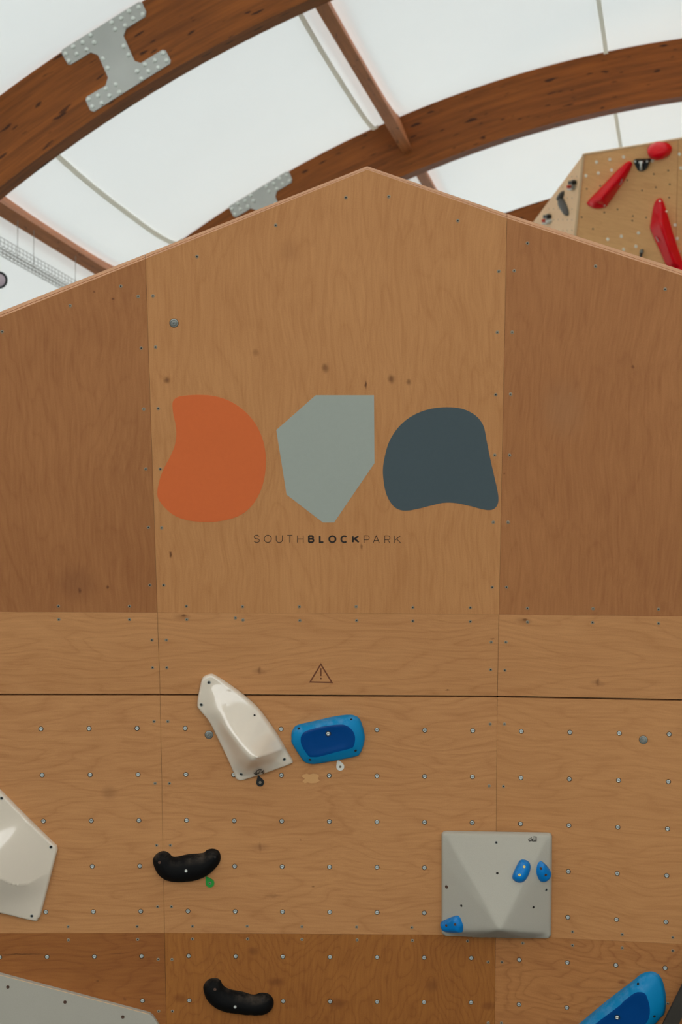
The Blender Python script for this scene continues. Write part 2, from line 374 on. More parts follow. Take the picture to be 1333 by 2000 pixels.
# unseen gable behind the camera, left open above a plinth to add frontal daylight
dg = D0 - 4 * SB
def gable(u, h): return CAM + DX * dg + UX * (U0 + u) + Vector((0, 0, h - CAMZ))
hw_ = (R1 + 0.03) * math.sin(math.radians(73))
V, fs = prism([gable(-hw_, 0), gable(hw_, 0), gable(hw_ - 0.4, 1.0), gable(-hw_ + 0.4, 1.0)], DX, 0.15)
w = fixn(make('wall_back', V, fs, M['panel_wall'])); w['kind'] = 'structure'
geo = []
for u in np.linspace(-9, 9, 10):
    top = CAMZ + H0 + math.sqrt(R1 ** 2 - u * u)
    geo.append(prism([gable(u - 0.05, 1.0), gable(u + 0.05, 1.0), gable(u + 0.05, top), gable(u - 0.05, top)], DX, 0.12))
for h in (3.2, 5.4):
    q = math.sqrt(R1 ** 2 - (h - CAMZ - H0) ** 2)
    geo.append(prism([gable(-q, h - 0.05), gable(q, h - 0.05), gable(q, h + 0.05), gable(-q, h + 0.05)], DX, 0.12))
V, fs = join_geo(geo); w = fixn(make('added_window_1', V, fs, M['panel_wall'])); w['kind'] = 'structure'

# arches
BT = 0.22
arch_lab = ['large curved brown glulam arch at the top left, nearest the camera',
            'curved brown glulam arch passing just above the plywood peak',
            'farthest brown glulam arch, a sliver behind the pointed wall and the red-hold wall']
plate_out = None
def arch_thing(i):
    d = D0 + i * SB
    t = empty('glulam_arch', hall(d, R1, -73), arch_lab[i], 'beam', 'glulam roof arches')
    gs = np.linspace(-73, 73, 120); V, U = [], []
    for g in gs:
        s = math.radians(g) * R1
        for (dd, R, vv) in ((0, R1, R1 - R2 + 5 * i), (0, R2, 5 * i), (BT, R2, -BT + 5 * i), (BT, R1, -BT - 0.7 + 5 * i)):
            V.append(hall(d + dd, R, g)); U.append((s, vv))
    fs = []
    for k in range(len(gs) - 1):
        a = 4 * k; b = a + 4
        for q in range(3): fs.append((a + q, a + q + 1, b + q + 1, b + q))
        fs.append((a + 3, a, b, b + 3))
    fs += [(0, 1, 2, 3), tuple(len(V) - 4 + q for q in (3, 2, 1, 0))]
    fixn(make('beam', V, fs, M['beam'], t, uvs=U))
    return t
arches = [arch_thing(i) for i in range(3)]

# H-shaped splice plates with domed bolts
H_out = [(122, 98), (271, 5), (278, 5), (286, 23), (285, 33), (247, 57), (242, 71), (264, 120), (276, 124), (318, 98), (324, 99), (334, 118), (333, 125), (184, 219), (177, 216), (168, 196), (170, 190), (207, 168), (212, 152), (192, 108), (178, 103), (139, 127), (133, 126), (121, 104)]
H_bolts = [(129, 106), (136, 120), (144, 92), (151, 106), (163, 84), (170, 98), (178, 70), (185, 84), (219, 45), (226, 58), (238, 37), (246, 51), (253, 23), (261, 37), (272, 15), (280, 29),
           (202, 116), (211, 134), (243, 91), (252, 108), (208, 174), (227, 166), (192, 188), (215, 188), (234, 181), (174, 195), (181, 209), (200, 202), (269, 140), (284, 127), (277, 155), (291, 140), (303, 119), (319, 105), (326, 119), (310, 133)]
fa = Plane(hall(D0, 11, -30), hall(D0, 11, -20), hall(D0, 12, -30))
def plate_thing(i):
    d = D0 + i * SB
    pts = [fa.hit(x, y) + DX * (i * SB) for x, y in H_out]
    t = arches[i]
    pv, pf = prism([p - DX * 0.012 for p in pts], -DX, 0.012)
    pl = fixn(make('splice_plate', pv, pf, M['galv'], t, label='galvanised H-shaped steel splice plate'))
    for x, y in H_bolts:
        o = new_obj('bolt', dome_mesh, pl); o.location = fa.hit(x, y) + DX * (i * SB) - DX * 0.012 - wloc(pl)
        o.rotation_euler = Matrix((UX, Vector((0, 0, 1)), -DX)).transposed().to_euler()
v_, f_ = lathe([(0.020, 0), (0.019, 0.008), (0.013, 0.014), (0.005, 0.017)], 10)
dome_mesh = data_mesh('bolt', [(v_, f_, M['rivet'], True)])
plate_thing(0); plate_thing(1)

# purlins
pur_lab = {(-37.65, 0): 'brown timber purlin at the left edge running down behind the plywood wall',
           (-21.05, 0): 'brown timber purlin crossing down from the top centre onto the curved arch',
           (-21.05, 1): 'short stub of brown purlin visible right of the plywood peak, beyond the arch',
           (-37.65, 1): None}
for (g, k), lab in pur_lab.items():
    if lab is None: continue
    a, b = D0 + k * SB + BT, D0 + (k + 1) * SB
    t = empty('purlin', hall(a, 11.6, g), lab, 'beam', 'timber purlins between the arches')
    hw = math.degrees(0.058 / R1); V, U = [], []
    ds = np.linspace(a, b, 25)
    for dd in ds:
        top = mem_R(dd, g) - 0.01
        for (R, gg, vv) in ((11.47, g - hw, 0), (11.47, g + hw, 0.116), (top, g + hw, 0.5), (top, g - hw, 0.9)): V.append(hall(dd, R, gg)); U.append((dd, vv + 3 * k))
    fs = []
    for i in range(24):
        p, q = 4 * i, 4 * i + 4
        for s in range(4): fs.append((p + s, p + (s + 1) % 4, q + (s + 1) % 4, q + s))
    fs += [(0, 1, 2, 3), (99, 98, 97, 96)]
    fixn(make('timber', V, fs, M['purlin'], t, uvs=U))

# ------------------------------------------------------------------ the climbing wall
ZT, ZG, ZB = 3889 * 1.25 / 706.5, 3889 * 1.25 / 658.8, 3889 * 1.25 / 641.0
TL = at(284, 497, ZT); TR = at(991, 424, 3889 * 1.25 / 710.5)
GL, GR = at(313, 1357, ZG), at(972, 1360.5, ZG)
BL, BR = at(325, 2000, ZB), at(967, 2000, ZB)
GLe, GRe = at(0, 1356.5, ZG * 0.997), at(1333, 1367.5, ZG * 0.975)
MU, ML = Plane(GL, GR, TL), Plane(GL, GR, BL)
TLp, TRp, BLp, BRp = MU.hit(284, 497), MU.hit(991, 424), ML.hit(325, 2000), ML.hit(967, 2000)
LU, LL = Plane(GL, TLp, GLe), Plane(GL, BLp, GLe)
RU, RL = Plane(GR, TRp, GRe), Plane(GR, BRp, GRe)
def plane_at(x, y):
    # seams: straight in each half
    if y < 1358:
        sl = 313 + (284 - 313) * (1357 - y) / 860; sr = 972 + (991 - 972) * (1360 - y) / 936
        return LU if x < sl else (RU if x > sr else MU)
    sl = 313 + 12 * (y - 1357) / 643; sr = 972 - 5 * (y - 1360) / 640
    return LL if x < sl else (RL if x > sr else ML)
XL, XR, YB = -330, 1640, 2195
def seamL(y): return 313 + (284 - 313) * (1357 - y) / 860 if y < 1357 else 313 + 12 * (y - 1357) / 643
def seamR(y): return 972 + (991 - 972) * (1360 - y) / 936 if y < 1360 else 972 - 5 * (y - 1360) / 640
def top_in(x):  return 331.5 + (717.5 - x) * 0.402 if x < 717.5 else (331.5 + (x - 717.5) * 0.3475 if x < 990 else 426 + (x - 990) * 0.327)
def top_out(x): return 324.5 + (717.5 - x) * 0.3965 if x < 717.5 else (324.5 + (x - 717.5) * 0.3405 if x < 990 else 417.3 + (x - 990) * 0.3215)

wall = empty('climbing_wall', (GL + GR) / 2 * 1.0, 'pointed plywood bouldering wall with three logo shapes and rows of bolt holes', 'climbing wall')
wall.location.z = 0
KN = lambda pl, x, y, rx, ry, col, st: pl.px(x, y) + (rx / 525, ry / 525, col, st)
DK, RB = (92, 52, 26), (120, 70, 38)
A = 1.0
P_top = ply('birch_ply_centre_top', (208, 148, 94), (170, 111, 64), True, 1.3, 0.22, 0.22, 7, [
    KN(MU, 636, 718, 9, 13, DK, 0.6), KN(MU, 765, 740, 10, 12, DK, 0.7), KN(MU, 799, 746, 7, 9, DK, 0.6), KN(MU, 326, 742, 8, 9, DK, 0.7), KN(MU, 714.5, 751, 2.5, 10, DK, 0.9),
    KN(MU, 333, 1083, 3.5, 9, DK, 0.9), KN(MU, 500, 689, 9, 9, RB, 0.45), KN(MU, 565, 490, 24, 30, RB, 0.18), KN(MU, 707, 1068, 3, 8, DK, 0.6)])
P_tl = ply('birch_ply_left_top', (183, 123, 75), (143, 86, 47), True, 5.2, 0.2, 0.35, 8, [
    KN(LU, 156, 1153, 5, 8, DK, 0.85), KN(LU, 210, 1147, 4, 5, DK, 0.8), KN(LU, 221, 584, 4, 2.5, DK, 0.8), KN(LU, 184, 570, 3, 3, DK, 0.6), KN(LU, 150, 1140, 55, 50, (120, 70, 42), 0.35)])
P_tr = ply('birch_ply_right_top', (187, 126, 77), (148, 91, 52), True, 9.7, 0.2, 0.3, 8, [
    KN(RU, 1237, 717, 4, 5, DK, 0.6), KN(RU, 986, 925, 2.5, 3, DK, 0.7), KN(RU, 1100, 800, 60, 80, (165, 118, 82), 0.3)])
P_st = ply('birch_ply_strip', (212, 152, 99), (171, 113, 66), False, 14.1, 0.3, 0.2, 9, [
    KN(MU, 507, 1310, 5, 12, (130, 82, 48), 0.7), KN(MU, 507, 1311, 18, 9, (132, 88, 56), 0.4), KN(MU, 875, 1348, 5, 2, DK, 0.8), KN(MU, 963, 1247, 7, 2, DK, 0.6), KN(RU, 1026, 1210, 8, 4, DK, 0.75), KN(RU, 1024, 1212, 22, 10, RB, 0.4)])
P_mid = ply('birch_ply_middle', (207, 148, 94), (165, 109, 64), False, 21.4, 0.3, 0.2, 9, [
    KN(ML, 608, 1520, 26, 16, (142, 88, 52), 0.55), KN(ML, 508, 1655, 4, 14, (130, 82, 48), 0.6), KN(ML, 508, 1655, 26, 12, (140, 92, 58), 0.4), KN(LL, 213, 1548, 22, 20, (122, 76, 44), 0.4), KN(ML, 535, 1750, 24, 5, (130, 82, 50), 0.5), KN(RL, 1240, 1668, 3, 2, DK, 0.7), KN(RL, 1262, 1763, 4, 1.5, DK, 0.6)])
P_midr = ply('birch_ply_middle_right', (205, 146, 92), (167, 111, 65), False, 33.3, 0.26, 0.2, 9)
P_ll = ply('birch_ply_lower_left', (169, 106, 53), (127, 71, 31), False, 40.2, 0.3, 0.4, 10, [
    KN(LL, 40, 1864, 60, 2.2, DK, 0.8), KN(LL, 232, 1862, 22, 2, DK, 0.5), KN(LL, 190, 1916, 4, 2, DK, 0.7), KN(LL, 243, 1952, 4, 6, DK, 0.5)])
P_lm = ply('birch_ply_lower_centre', (175, 111, 51), (130, 74, 29), True, 47.5, 0.34, 0.4, 12, [
    KN(ML, 495, 1858, 16, 12, (96, 50, 20), 0.5), KN(ML, 540, 1918, 26, 13, (100, 50, 20), 0.55), KN(ML, 352, 1950, 22, 14, (110, 56, 22), 0.5), KN(ML, 660, 1960, 24, 14, (104, 54, 22), 0.5), KN(ML, 845, 1925, 18, 20, (96, 50, 20), 0.45), KN(ML, 955, 1965, 20, 14, (104, 54, 22), 0.5)], stretch=0.45)
P_lr = ply('birch_ply_lower_right', (195, 133, 77), (147, 90, 48), False, 55.8, 0.42, 0.3, 12, [
    KN(RL, 1216, 1918, 12, 6, (110, 60, 34), 0.55)], stretch=0.4)

def panel(pl, pts, mat, label=None, t=0.018, sh=0.0006):
    c = sum((Vector((*p, 0)) for p in pts), Vector()) / len(pts)
    w = [pl.hit(x, y) for x, y in pts]
    cc = sum(w, Vector()) / len(w)
    w = [p + (cc - p).normalized() * sh for p in w]
    V, fs = prism(w, pl.n, t)
    return fixn(make('plywood_panel', V, fs, mat, wall, uvs=[pl.uv(p) for p in V], label=label))
gy = 1357.0
def gr(x): return 1356.5 + (x - 0) * 0.0008 if x < 313 else (1357 + (x - 313) * 0.0053 if x < 972 else 1360.5 + (x - 972) * 0.0194)
def s1(x): return 1195 + x * 0.004 if x < 308 else (1196.5 + (x - 308) * 0.0052 if x < 975 else 1200 + (x - 975) * 0.0112)
def s2(x): return 1823 - x * 0.002 if x < 322 else (1822.3 + (x - 322) * 0.0058 if x < 968 else 1826 + (x - 968) * 0.0493)
G = 1.6
for pl, (xa, xb), mats in ((LU, (None, 'L'), None), (MU, ('L', 'R'), None), (RU, ('R', None), None)):
    def X(side, y, lo): 
        if side == 'L': return seamL(y)
        if side == 'R': return seamR(y)
        return XL if lo else XR
    i = {id(LU): 0, id(MU): 1, id(RU): 2}[id(pl)]; low = (LL, ML, RL)[i]
    ta = top_in(X(xa, 500 if xa == 'L' else 424, True)); tb = top_in(X(xb, 500 if xb == 'L' else 424, False))
    topp = [(X(xa, ta, True), ta)] + ([(717.5, top_in(717.5))] if i == 1 else []) + [(X(xb, tb, False), tb)]
    q = lambda side, f, lo, d=0: (X(side, f(X(side, 1300, lo)), lo), f(X(side, 1300, lo)) + d)
    panel(pl, topp + [q(xb, s1, False), q(xa, s1, True)], (P_tl, P_top, P_tr)[i], ('reddish plywood panel with vertical grain, upper left', 'tall gabled plywood panel that carries the logo', 'reddish plywood panel with vertical grain, upper right')[i])
    panel(pl, [q(xa, s1, True), q(xb, s1, False), q(xb, gr, False, -G), q(xa, gr, True, -G)], P_st)
    panel(low, [q(xa, gr, True, G), q(xb, gr, False, G), q(xb, s2, False), q(xa, s2, True)], (P_mid, P_mid, P_midr)[i])
    bot = [(X(xb, YB, False), YB), (X(xa, YB, True), YB)]
    panel(low, [q(xa, s2, True), q(xb, s2, False)] + bot, (P_ll, P_lm, P_lr)[i], ('darker orange-brown plywood panel at lower left', 'darker swirly-grained plywood panel at lower centre', 'swirly-grained plywood panel at lower right')[i])
    # dark sheets added behind the panels to put shade in the joints
    w = [pl.hit(x, y + 6, -0.0185) for x, y in topp] + [pl.hit(*q(xb, gr, False, 2), -0.0185), pl.hit(*q(xa, gr, True, 2), -0.0185)]
    V, fs = prism(w, pl.n, 0.02); fixn(make('joint_shade_sheet', V, fs, M['back'], wall))
    w = [low.hit(*q(xa, gr, True, -2), -0.0185), low.hit(*q(xb, gr, False, -2), -0.0185)] + [low.hit(x, y, -0.0185) for x, y in bot]
    V, fs = prism(w, low.n, 0.02); fixn(make('joint_shade_sheet', V, fs, M['back'], wall))
# bevelled top edge: two boards one behind the other, edges showing their veneers
def top_edge(xa, xb, pla, f0, f1, dz0, dz1):
    V, U = [], []
    ln = 0
    for x in (xa, xb):
        for f, dz in ((f0, dz0), (f1, dz1)):
            yi, yo = top_in(x), top_out(x); y = yi + (yo - yi) * f
            P = pla.hit(x, y, -dz); V.append(P); U.append(((P - wall.location).x, (f - f0) / (f1 - f0)))
        V.append(V[-1] - pla.n * 0.02 - pla.v * 0.004); U.append(U[-1]); V.append(V[-3] - pla.n * 0.02 - pla.v * 0.02); U.append(U[-3])
    fs = [(0, 1, 5, 4), (1, 2, 6, 5), (2, 3, 7, 6), (3, 0, 4, 7), (0, 3, 2, 1), (4, 5, 6, 7)]
    fixn(make('top_edge', V, fs, M['edge'], wall, uvs=U))
for xa, xb, pla in ((XL, 283.6, LU), (284.6, 717.5, MU), (717.5, 990.6, MU), (991.4, XR, RU)):
    top_edge(xa, xb, pla, 0.0, 0.30, 0.0, 0.012)
    top_edge(xa, xb, pla, 0.40, 1.0, 0.016, 0.042)
# end panels returning backwards
for pts, x in (((LU, LL), XL), ((RU, RL), XR)):
    a, b, c = pts[0].hit(x, top_in(x)), pts[0].hit(x, gr(x)), pts[1].hit(x, YB)
    bk = Vector((0, 1, 0)) * 0.9
    w = [a, b, c, c + bk, b + bk, a + bk - Vector((0, 0, 0.3))]
    nn = Vector((1, 0, 0)) if x < 600 else Vector((-1, 0, 0))
    off = nn * 0.002
    V, fs = prism([p + off for p in w], nn * -1, 0.018)
    fixn(make('end_panel', V, fs, P_tl, wall, uvs=[(p.y, p.z) for p in V]))

# --- fittings on the wall
v1, f1 = lathe([(0.0094, 0), (0.0092, 0.0006), (0.0074, 0.0008), (0.0072, 0.0004)], 16)
v2, f2 = lathe([(0.0072, 0.0004), (0.0070, 0.0016), (0.0050, 0.0022), (0.0040, 0.0012)], 14)
v3, f3 = lathe([(0.0040, 0.0013), (0.0020, 0.0012)], 10)
nut_mesh = data_mesh('bolt_hole', [(v1, f1, M['hole'], False), (v2, f2, M['steel'], True), (v3, f3, M['steel'], False)])
v1, f1 = lathe([(0.0064, 0), (0.0060, 0.0006), (0.0028, 0.0002)], 12)
v2, f2 = lathe([(0.0026, 0.00045), (0.0012, 0.0004)], 6)
screw_mesh = data_mesh('screw', [(v1, f1, M['screw_head'], True), (v2, f2, M['hole'], False)])
v1, f1 = lathe([(0.0150, 0), (0.0148, 0.002), (0.0125, 0.003), (0.0120, 0.001), (0.0085, 0.001), (0.0085, 0.006), (0.0065, 0.008), (0.0035, 0.008), (0.0032, 0.004)], 16)
v2, f2 = lathe([(0.0162, 0), (0.0162, 0.0005)], 16)
anchor_mesh = data_mesh('anchor_bolt', [(v1, f1, M['steel_dull'], False), (v2, f2, M['hole'], False)])
screws = [(676,386),(760,384),(539,440),(895,431),(385,501),(236,559),(137,597),(4,648),(1031,475),(1164,520),(1300,565),
 (270,579),(299,578),(276,680),(304,678),(281,799),(309,798),(285,916),(313,916),(290,1030),(316,1031),(293,1143),(320,1143),
 (975,530),(1005,529),(972,649),(1001,649),(969,771),(998,770),(967,889),(996,889),(964,1020),(993,1020),(962,1147),(990,1147),
 (114,1184),(253,1184),(364,1184),(474,1185),(585,1185),(696,1185),(807,1186.5),(919,1187),(1031,1188),(1159,1189),(1287,1190),
 (115,1210),(253,1210),(365,1210),(475,1211),(586,1212),(697,1212),(807,1213),(919,1214),(1031,1215),(1158,1216),(1287,1217.5),
 (297,1250),(325,1250),(298,1304),(326,1304),(960,1254),(989,1254),(959,1308),(987,1309),
 (301,1409),(328,1409),(303,1530),(331,1530),(306,1651),(333,1651),(308,1771),(335,1771),(309,1874),(336,1874),(310,1975),(337,1975),
 (958,1414),(986,1414),(956,1535),(984,1536),(954,1879),(981,1879),(954,1998),(980,1998),
 (133,1810),(268,1809.5),(376,1809),(483,1809),(590,1810),(697,1810.5),(805,1811.5),(1119,1820),(1216,1825),(1315,1831),
 (133.5,1836),(269,1835),(376,1834),(484,1834),(590,1835),(698,1836),(806,1837),(914,1838),(1022,1842),(1119,1846.5),(1216,1851.5),(1315,1857),(1305,1960),(460,1207)]
for x, y in screws:
    pl = plane_at(x, y); piece('screw', screw_mesh, pl.hit(x, y), pl, wall, random.random() * 3)
for x, y in ((340, 631), (408.5, 1435), (1257.5, 1445)):
    pl = plane_at(x, y); piece('anchor_bolt', anchor_mesh, pl.hit(x, y), pl, wall, random.random())

# ------------------------------------------------------------------ outlines of the holds (traced on the faces they are bolted to)
FIN = [(402,1319),(410,1316),(419.4,1317.3),(447.7,1335.4),(474.5,1355),(503,1380),(521.8,1404),(543.8,1435.5),(561,1465.4),(571,1482),(572,1486),(568,1491.4),(521.8,1508),(480.8,1521.3),(469.8,1523.7),(463.5,1521.3),(459.6,1516.6),(443,1478),(427,1445),(408.4,1408.7),(388,1383.5),(385.5,1375.6),(387,1360),(392,1334.7),(395.8,1323.6)]
OVAL = [(569.5,1443),(570,1431),(575,1420.6),(584,1415),(614,1408),(654.5,1399),(679,1396),(692,1397),(702,1403),(708.5,1417),(713,1437.5),(711,1454),(704.5,1470),(695,1476.7),(654.5,1485),(625,1490),(610,1491.5),(599,1489),(591,1483),(571,1452)]
OVAL_IN = [(587.7,1448),(589,1437.5),(595,1430),(608.6,1424.7),(635.6,1418.6),(662.6,1415.6),(676,1417),(687,1424.7),(693,1435),(694,1445.6),(691.6,1456.4),(685.6,1462),(654.5,1470),(624.8,1478),(611,1479),(603,1476.7),(591,1459)]
K1 = [(299,1684.5),(301.5,1672.5),(310.5,1664.4),(321,1662),(330,1665.6),(337.5,1672.5),(348,1672.5),(369,1668),(396,1665.6),(405,1659.6),(417,1657.5),(427.5,1662),(431.4,1674),(427.5,1687.5),(414,1702.5),(396,1714.5),(372,1720.5),(348,1722),(327,1719),(309,1707)]
K2 = [(397.5,1932),(399.6,1921.6),(408,1912.6),(421.5,1910),(430.5,1914),(436.5,1924.6),(450,1932),(474,1936.6),(495,1942.6),(510,1938.7),(525,1941),(534,1951.6),(534,1965),(525,1977),(507,1981.6),(480,1980),(450,1976.5),(426,1969.6),(405,1953)]
BR_OUT = [(1133,1998.5),(1170.5,1967),(1200.5,1943),(1238,1914.5),(1253,1902.5),(1268,1897.7),(1280,1898.8),(1290.5,1907),(1298,1925),(1302,1952),(1299.5,1977.5),(1292,1986.5),(1281,2000),(1240,2045),(1180,2080),(1130,2070),(1105,2040),(1113,2015)]
BR_IN = [(1166,1998.5),(1209.5,1965.5),(1218,1957),(1238,1941.5),(1250,1938),(1260.5,1941),(1266.5,1953.5),(1270,1970),(1269,1985),(1262,2000),(1235,2030),(1190,2055),(1150,2045),(1140,2022)]
WL = [(0,1541),(50,1591),(104,1644),(111,1651),(113,1659),(111,1668),(96,1728),(81,1784),(76,1792),(67,1797),(0,1781),(-90,1761),(-140,1700),(-120,1590),(-60,1520),(-25,1522)]
GV = [(0,1903.5),(286,1979),(293,1981.2),(299,1986),(312,2006),(330,2060),(300,2150),(-180,2150),(-180,1856)]
VOL = [(863,1628),(867,1623.5),(872,1622.5),(1072,1626),(1077,1628),(1079,1633),(1077.5,1826),(1073,1830.5),(1066,1831.5),(975,1828.5),(868,1826.5),(863,1822)]
def inside(x, y, poly):
    c = False; n = len(poly)
    for i in range(n):
        x1, y1 = poly[i]; x2, y2 = poly[(i + 1) % n]
        if (y1 > y) != (y2 > y) and x < (x2 - x1) * (y - y1) / (y2 - y1) + x1: c = not c
    return c
def project(P):
    d = P - CAM; z = d.dot(FW); return 666.5 + F * d.x / z, 1000 - F * d.dot(UPV) / z
def nut_grid(pl, c00, c10, c01, c11, nc, nr, cols, rows):
    a, b, c, d = (pl.hit(*q) for q in (c00, c10, c01, c11))
    for i in cols:
        for j in rows:
            s, t = i / (nc - 1), j / (nr - 1)
            P = a * (1 - s) * (1 - t) + b * s * (1 - t) + c * (1 - s) * t + d * s * t
            x, y = project(P)
            if abs(x - 458) < 4 and abs(y - 1513) < 4: pass
            elif any(inside(x, y, h) for h in (FIN, OVAL, K1, K2, BR_OUT, WL, GV, VOL)): continue
            if P.z < 0.03 or math.hypot(x - 1298.5, y - 1980) < 6: continue
            piece('bolt_hole', nut_mesh, P, pl, wall, random.random() * 6)
nut_grid(ML, (362,1422.5), (924,1427), (370,1954), (920.5,1958), 7, 7, range(7), range(8))
nut_grid(LL, (80,1423.5), (268,1422.5), (94.3,1956), (278.5,1954.6), 3, 7, range(-4, 3), range(8))
nut_grid(RL, (1019,1428.5), (1308,1434), (1014.4,1962), (1298.5,1980), 4, 7, range(0, 7), range(8))

# ------------------------------------------------------------------ prints on the wall
def flat(name, pl, pts, mat, parent, h=0.001, label=None):
    w = [pl.hit(x, y, h) for x, y in pts]; V, fs = prism(w, pl.n, h)
    return fixn(make(name, V, fs, mat, parent, label=label))
O_SH = [(337,790),(340,781),(349,775),(365,772.5),(391,771.5),(420,774),(450,784),(478,803),(500,829),(514,860),(519.5,893),(518,925),(510,957),(492,988),(466,1008),(430,1018),(398,1019.5),(365,1016),(338,1005),(318,987),(308,970),(309,950),(317,922),(331,895),(341,872),(344.5,850),(343,828),(339,810)]
B_SH = [(748.5,925),(751,897),(761,862),(781,832),(808,811),(840,799),(874,795.5),(905,799),(930,812),(945,832),(951,860),(958,895),(966,930),(973,962),(974,980),(969,991),(960,996),(944,995),(918,988),(890,982.5),(868,982),(848,986),(818,993.5),(793,997.5),(775,993),(762,979),(753,958)]
flat('logo_shape', MU, smooth_closed(O_SH, 4), M['orange'], wall, label='orange rounded logo shape with a dented left side')
flat('logo_shape', MU, [(617,772),(731,772),(732,904.5),(653,1020.5),(631,1020.5),(560,966),(540,840)], M['sage'], wall, label='pale grey-green angular logo shape')
flat('logo_shape', MU, smooth_closed(B_SH, 4), M['slate'], wall, label='dark slate-blue rounded logo shape')

def stroke_geo(pl, path, w, h=0.0006, closed=False, off=0.0):
    """a pen stroke of width w pixels along a pixel path"""
    P = [np.array(p, float) for p in path]; n = len(P); L, R = [], []
    for i in range(n):
        if closed: a, b = P[i] - P[i - 1], P[(i + 1) % n] - P[i]
        else:
            a = P[i] - P[i - 1] if i else P[1] - P[0]; b = P[i + 1] - P[i] if i < n - 1 else P[-1] - P[-2]
        a = a / (np.linalg.norm(a) + 1e-9); b = b / (np.linalg.norm(b) + 1e-9)
        m = np.array([-(a + b)[1], (a + b)[0]]); m = m / (np.linalg.norm(m) + 1e-9)
        k = 1 / max(0.35, abs(m @ np.array([-a[1], a[0]])))
        L.append(P[i] + m * w / 2 * k); R.append(P[i] - m * w / 2 * k)
    V = []
    for l, r in zip(L, R): V += [pl.hit(*l, off + h), pl.hit(*r, off + h), pl.hit(*l, off), pl.hit(*r, off)]
    fs = []
    for i in range(n if closed else n - 1):
        a, b = 4 * i, 4 * ((i + 1) % n)
        fs += [(a, a + 1, b + 1, b), (a + 1, a + 3, b + 3, b + 1), (a, b, b + 2, a + 2)]
    if not closed: fs += [(0, 2, 3, 1), (4 * n - 4, 4 * n - 3, 4 * n - 1, 4 * n - 2)]
    return V, fs
def arc(cx, cy, rx, ry, a0, a1, n=14): return [(cx + rx * math.cos(math.radians(a0 + (a1 - a0) * i / n)), cy + ry * math.sin(math.radians(a0 + (a1 - a0) * i / n))) for i in range(n + 1)]
def glyph(ch):
    """strokes in a unit box, y down; ('c', pts) = closed"""
    if ch == 'S': return [arc(0.5, 0.25, 0.44, 0.25, -15, -90, 6) + arc(0.5, 0.25, 0.46, 0.25, -90, -270, 10)[1:] + arc(0.5, 0.75, 0.5, 0.25, -90, 90, 10)[1:] + arc(0.5, 0.75, 0.5, 0.25, 90, 165, 6)[1:]]
    if ch == 'O': return [('c', arc(0.5, 0.5, 0.5, 0.5, 0, 345, 23))]
    if ch == 'U': return [[(0, 0), (0, 0.62)] + arc(0.5, 0.62, 0.5, 0.38, 180, 0, 12)[1:] + [(1, 0)]]
    if ch == 'T': return [[(0, 0), (1, 0)], [(0.5, 0), (0.5, 1)]]
    if ch == 'H': return [[(0, 0), (0, 1)], [(1, 0), (1, 1)], [(0, 0.5), (1, 0.5)]]
    if ch == 'B': return [[(0, -0.02), (0, 1.02)], [(0, 0), (0.55, 0)] + arc(0.6, 0.24, 0.32, 0.24, -90, 90, 10) + [(0, 0.48)], [(0.5, 0.48), (0.62, 0.48)] + arc(0.64, 0.74, 0.36, 0.26, -90, 90, 10) + [(0, 1)]]
    if ch == 'L': return [[(0, 0), (0, 1), (1, 1)]]
    if ch == 'C': return [arc(0.52, 0.5, 0.52, 0.5, -48, -312, 22)]
    if ch == 'K': return [[(0, 0), (0, 1)], [(0.95, 0), (0, 0.62)], [(0.32, 0.42), (1, 1)]]
    if ch == 'P': return [[(0, 1), (0, 0), (0.65, 0)] + arc(0.68, 0.28, 0.32, 0.28, -90, 90, 10) + [(0, 0.56)]]
    if ch == 'A': return [[(0, 1), (0.5, 0), (1, 1)], [(0.17, 0.67), (0.83, 0.67)]]
    if ch == 'R': return [[(0, 1), (0, 0), (0.65, 0)] + arc(0.68, 0.27, 0.32, 0.27, -90, 90, 10) + [(0, 0.54)], [(0.58, 0.54), (1, 1)]]
    return []
LET = [('S',495.8,507.8),('O',516,531),('U',539.3,552.5),('T',560.7,572.2),('H',580.8,593.3),('B',602,614.4),('L',623.3,633.9),('O',641.8,657.6),('C',665.3,680.2),('K',688,702.8),('P',711,722.4),('A',728.7,742),('R',751.3,762.8),('K',771,783.9)]
for k, (ch, xa, xb) in enumerate(LET):
    bold = 5 <= k <= 9; w = 3.4 if bold else 1.25
    ya = 1044.6 + (xa - 495) * 0.0048; yb = ya + 15.4
    geo = []
    for st in glyph(ch):
        cl = isinstance(st, tuple) and st[0] == 'c'; pts = st[1] if cl else st
        pp = [(xa + w / 2 + (xb - xa - w) * u, ya + w / 2 + (yb - ya - w) * v) for u, v in pts]
        geo.append(stroke_geo(MU, pp, w, closed=cl))
    V, fs = join_geo(geo); fixn(make('letter', V, fs, M['ink'], wall, label='%s black printed letter %s' % ('bold' if bold else 'thin', ch)))
V, fs = join_geo([stroke_geo(MU, [(627,1297.2),(606.2,1332),(648.6,1333)], 2.7, closed=True), stroke_geo(MU, [(627.2,1305),(627.2,1320.5)], 2.5), stroke_geo(MU, [(627.3,1323.6),(627.3,1327)], 2.6)])
fixn(make('warning_triangle', V, fs, M['burn'], wall, label='burnt-in triangle outline with exclamation mark'))
# repaired patch in the veneer
patch = [(592,1513),(600,1511),(604,1513),(612,1511),(620,1512),(624,1516),(621,1520),(625,1525),(618,1529),(608,1530),(601,1528),(596,1530),(591,1526),(596,1521),(590,1517)]
P_patch = ply('veneer_patch', (222, 170, 112), (196, 142, 90), False, 77, 0.3, 0.2)
o = flat('veneer_patch', ML, patch, P_patch, wall, 0.0005)

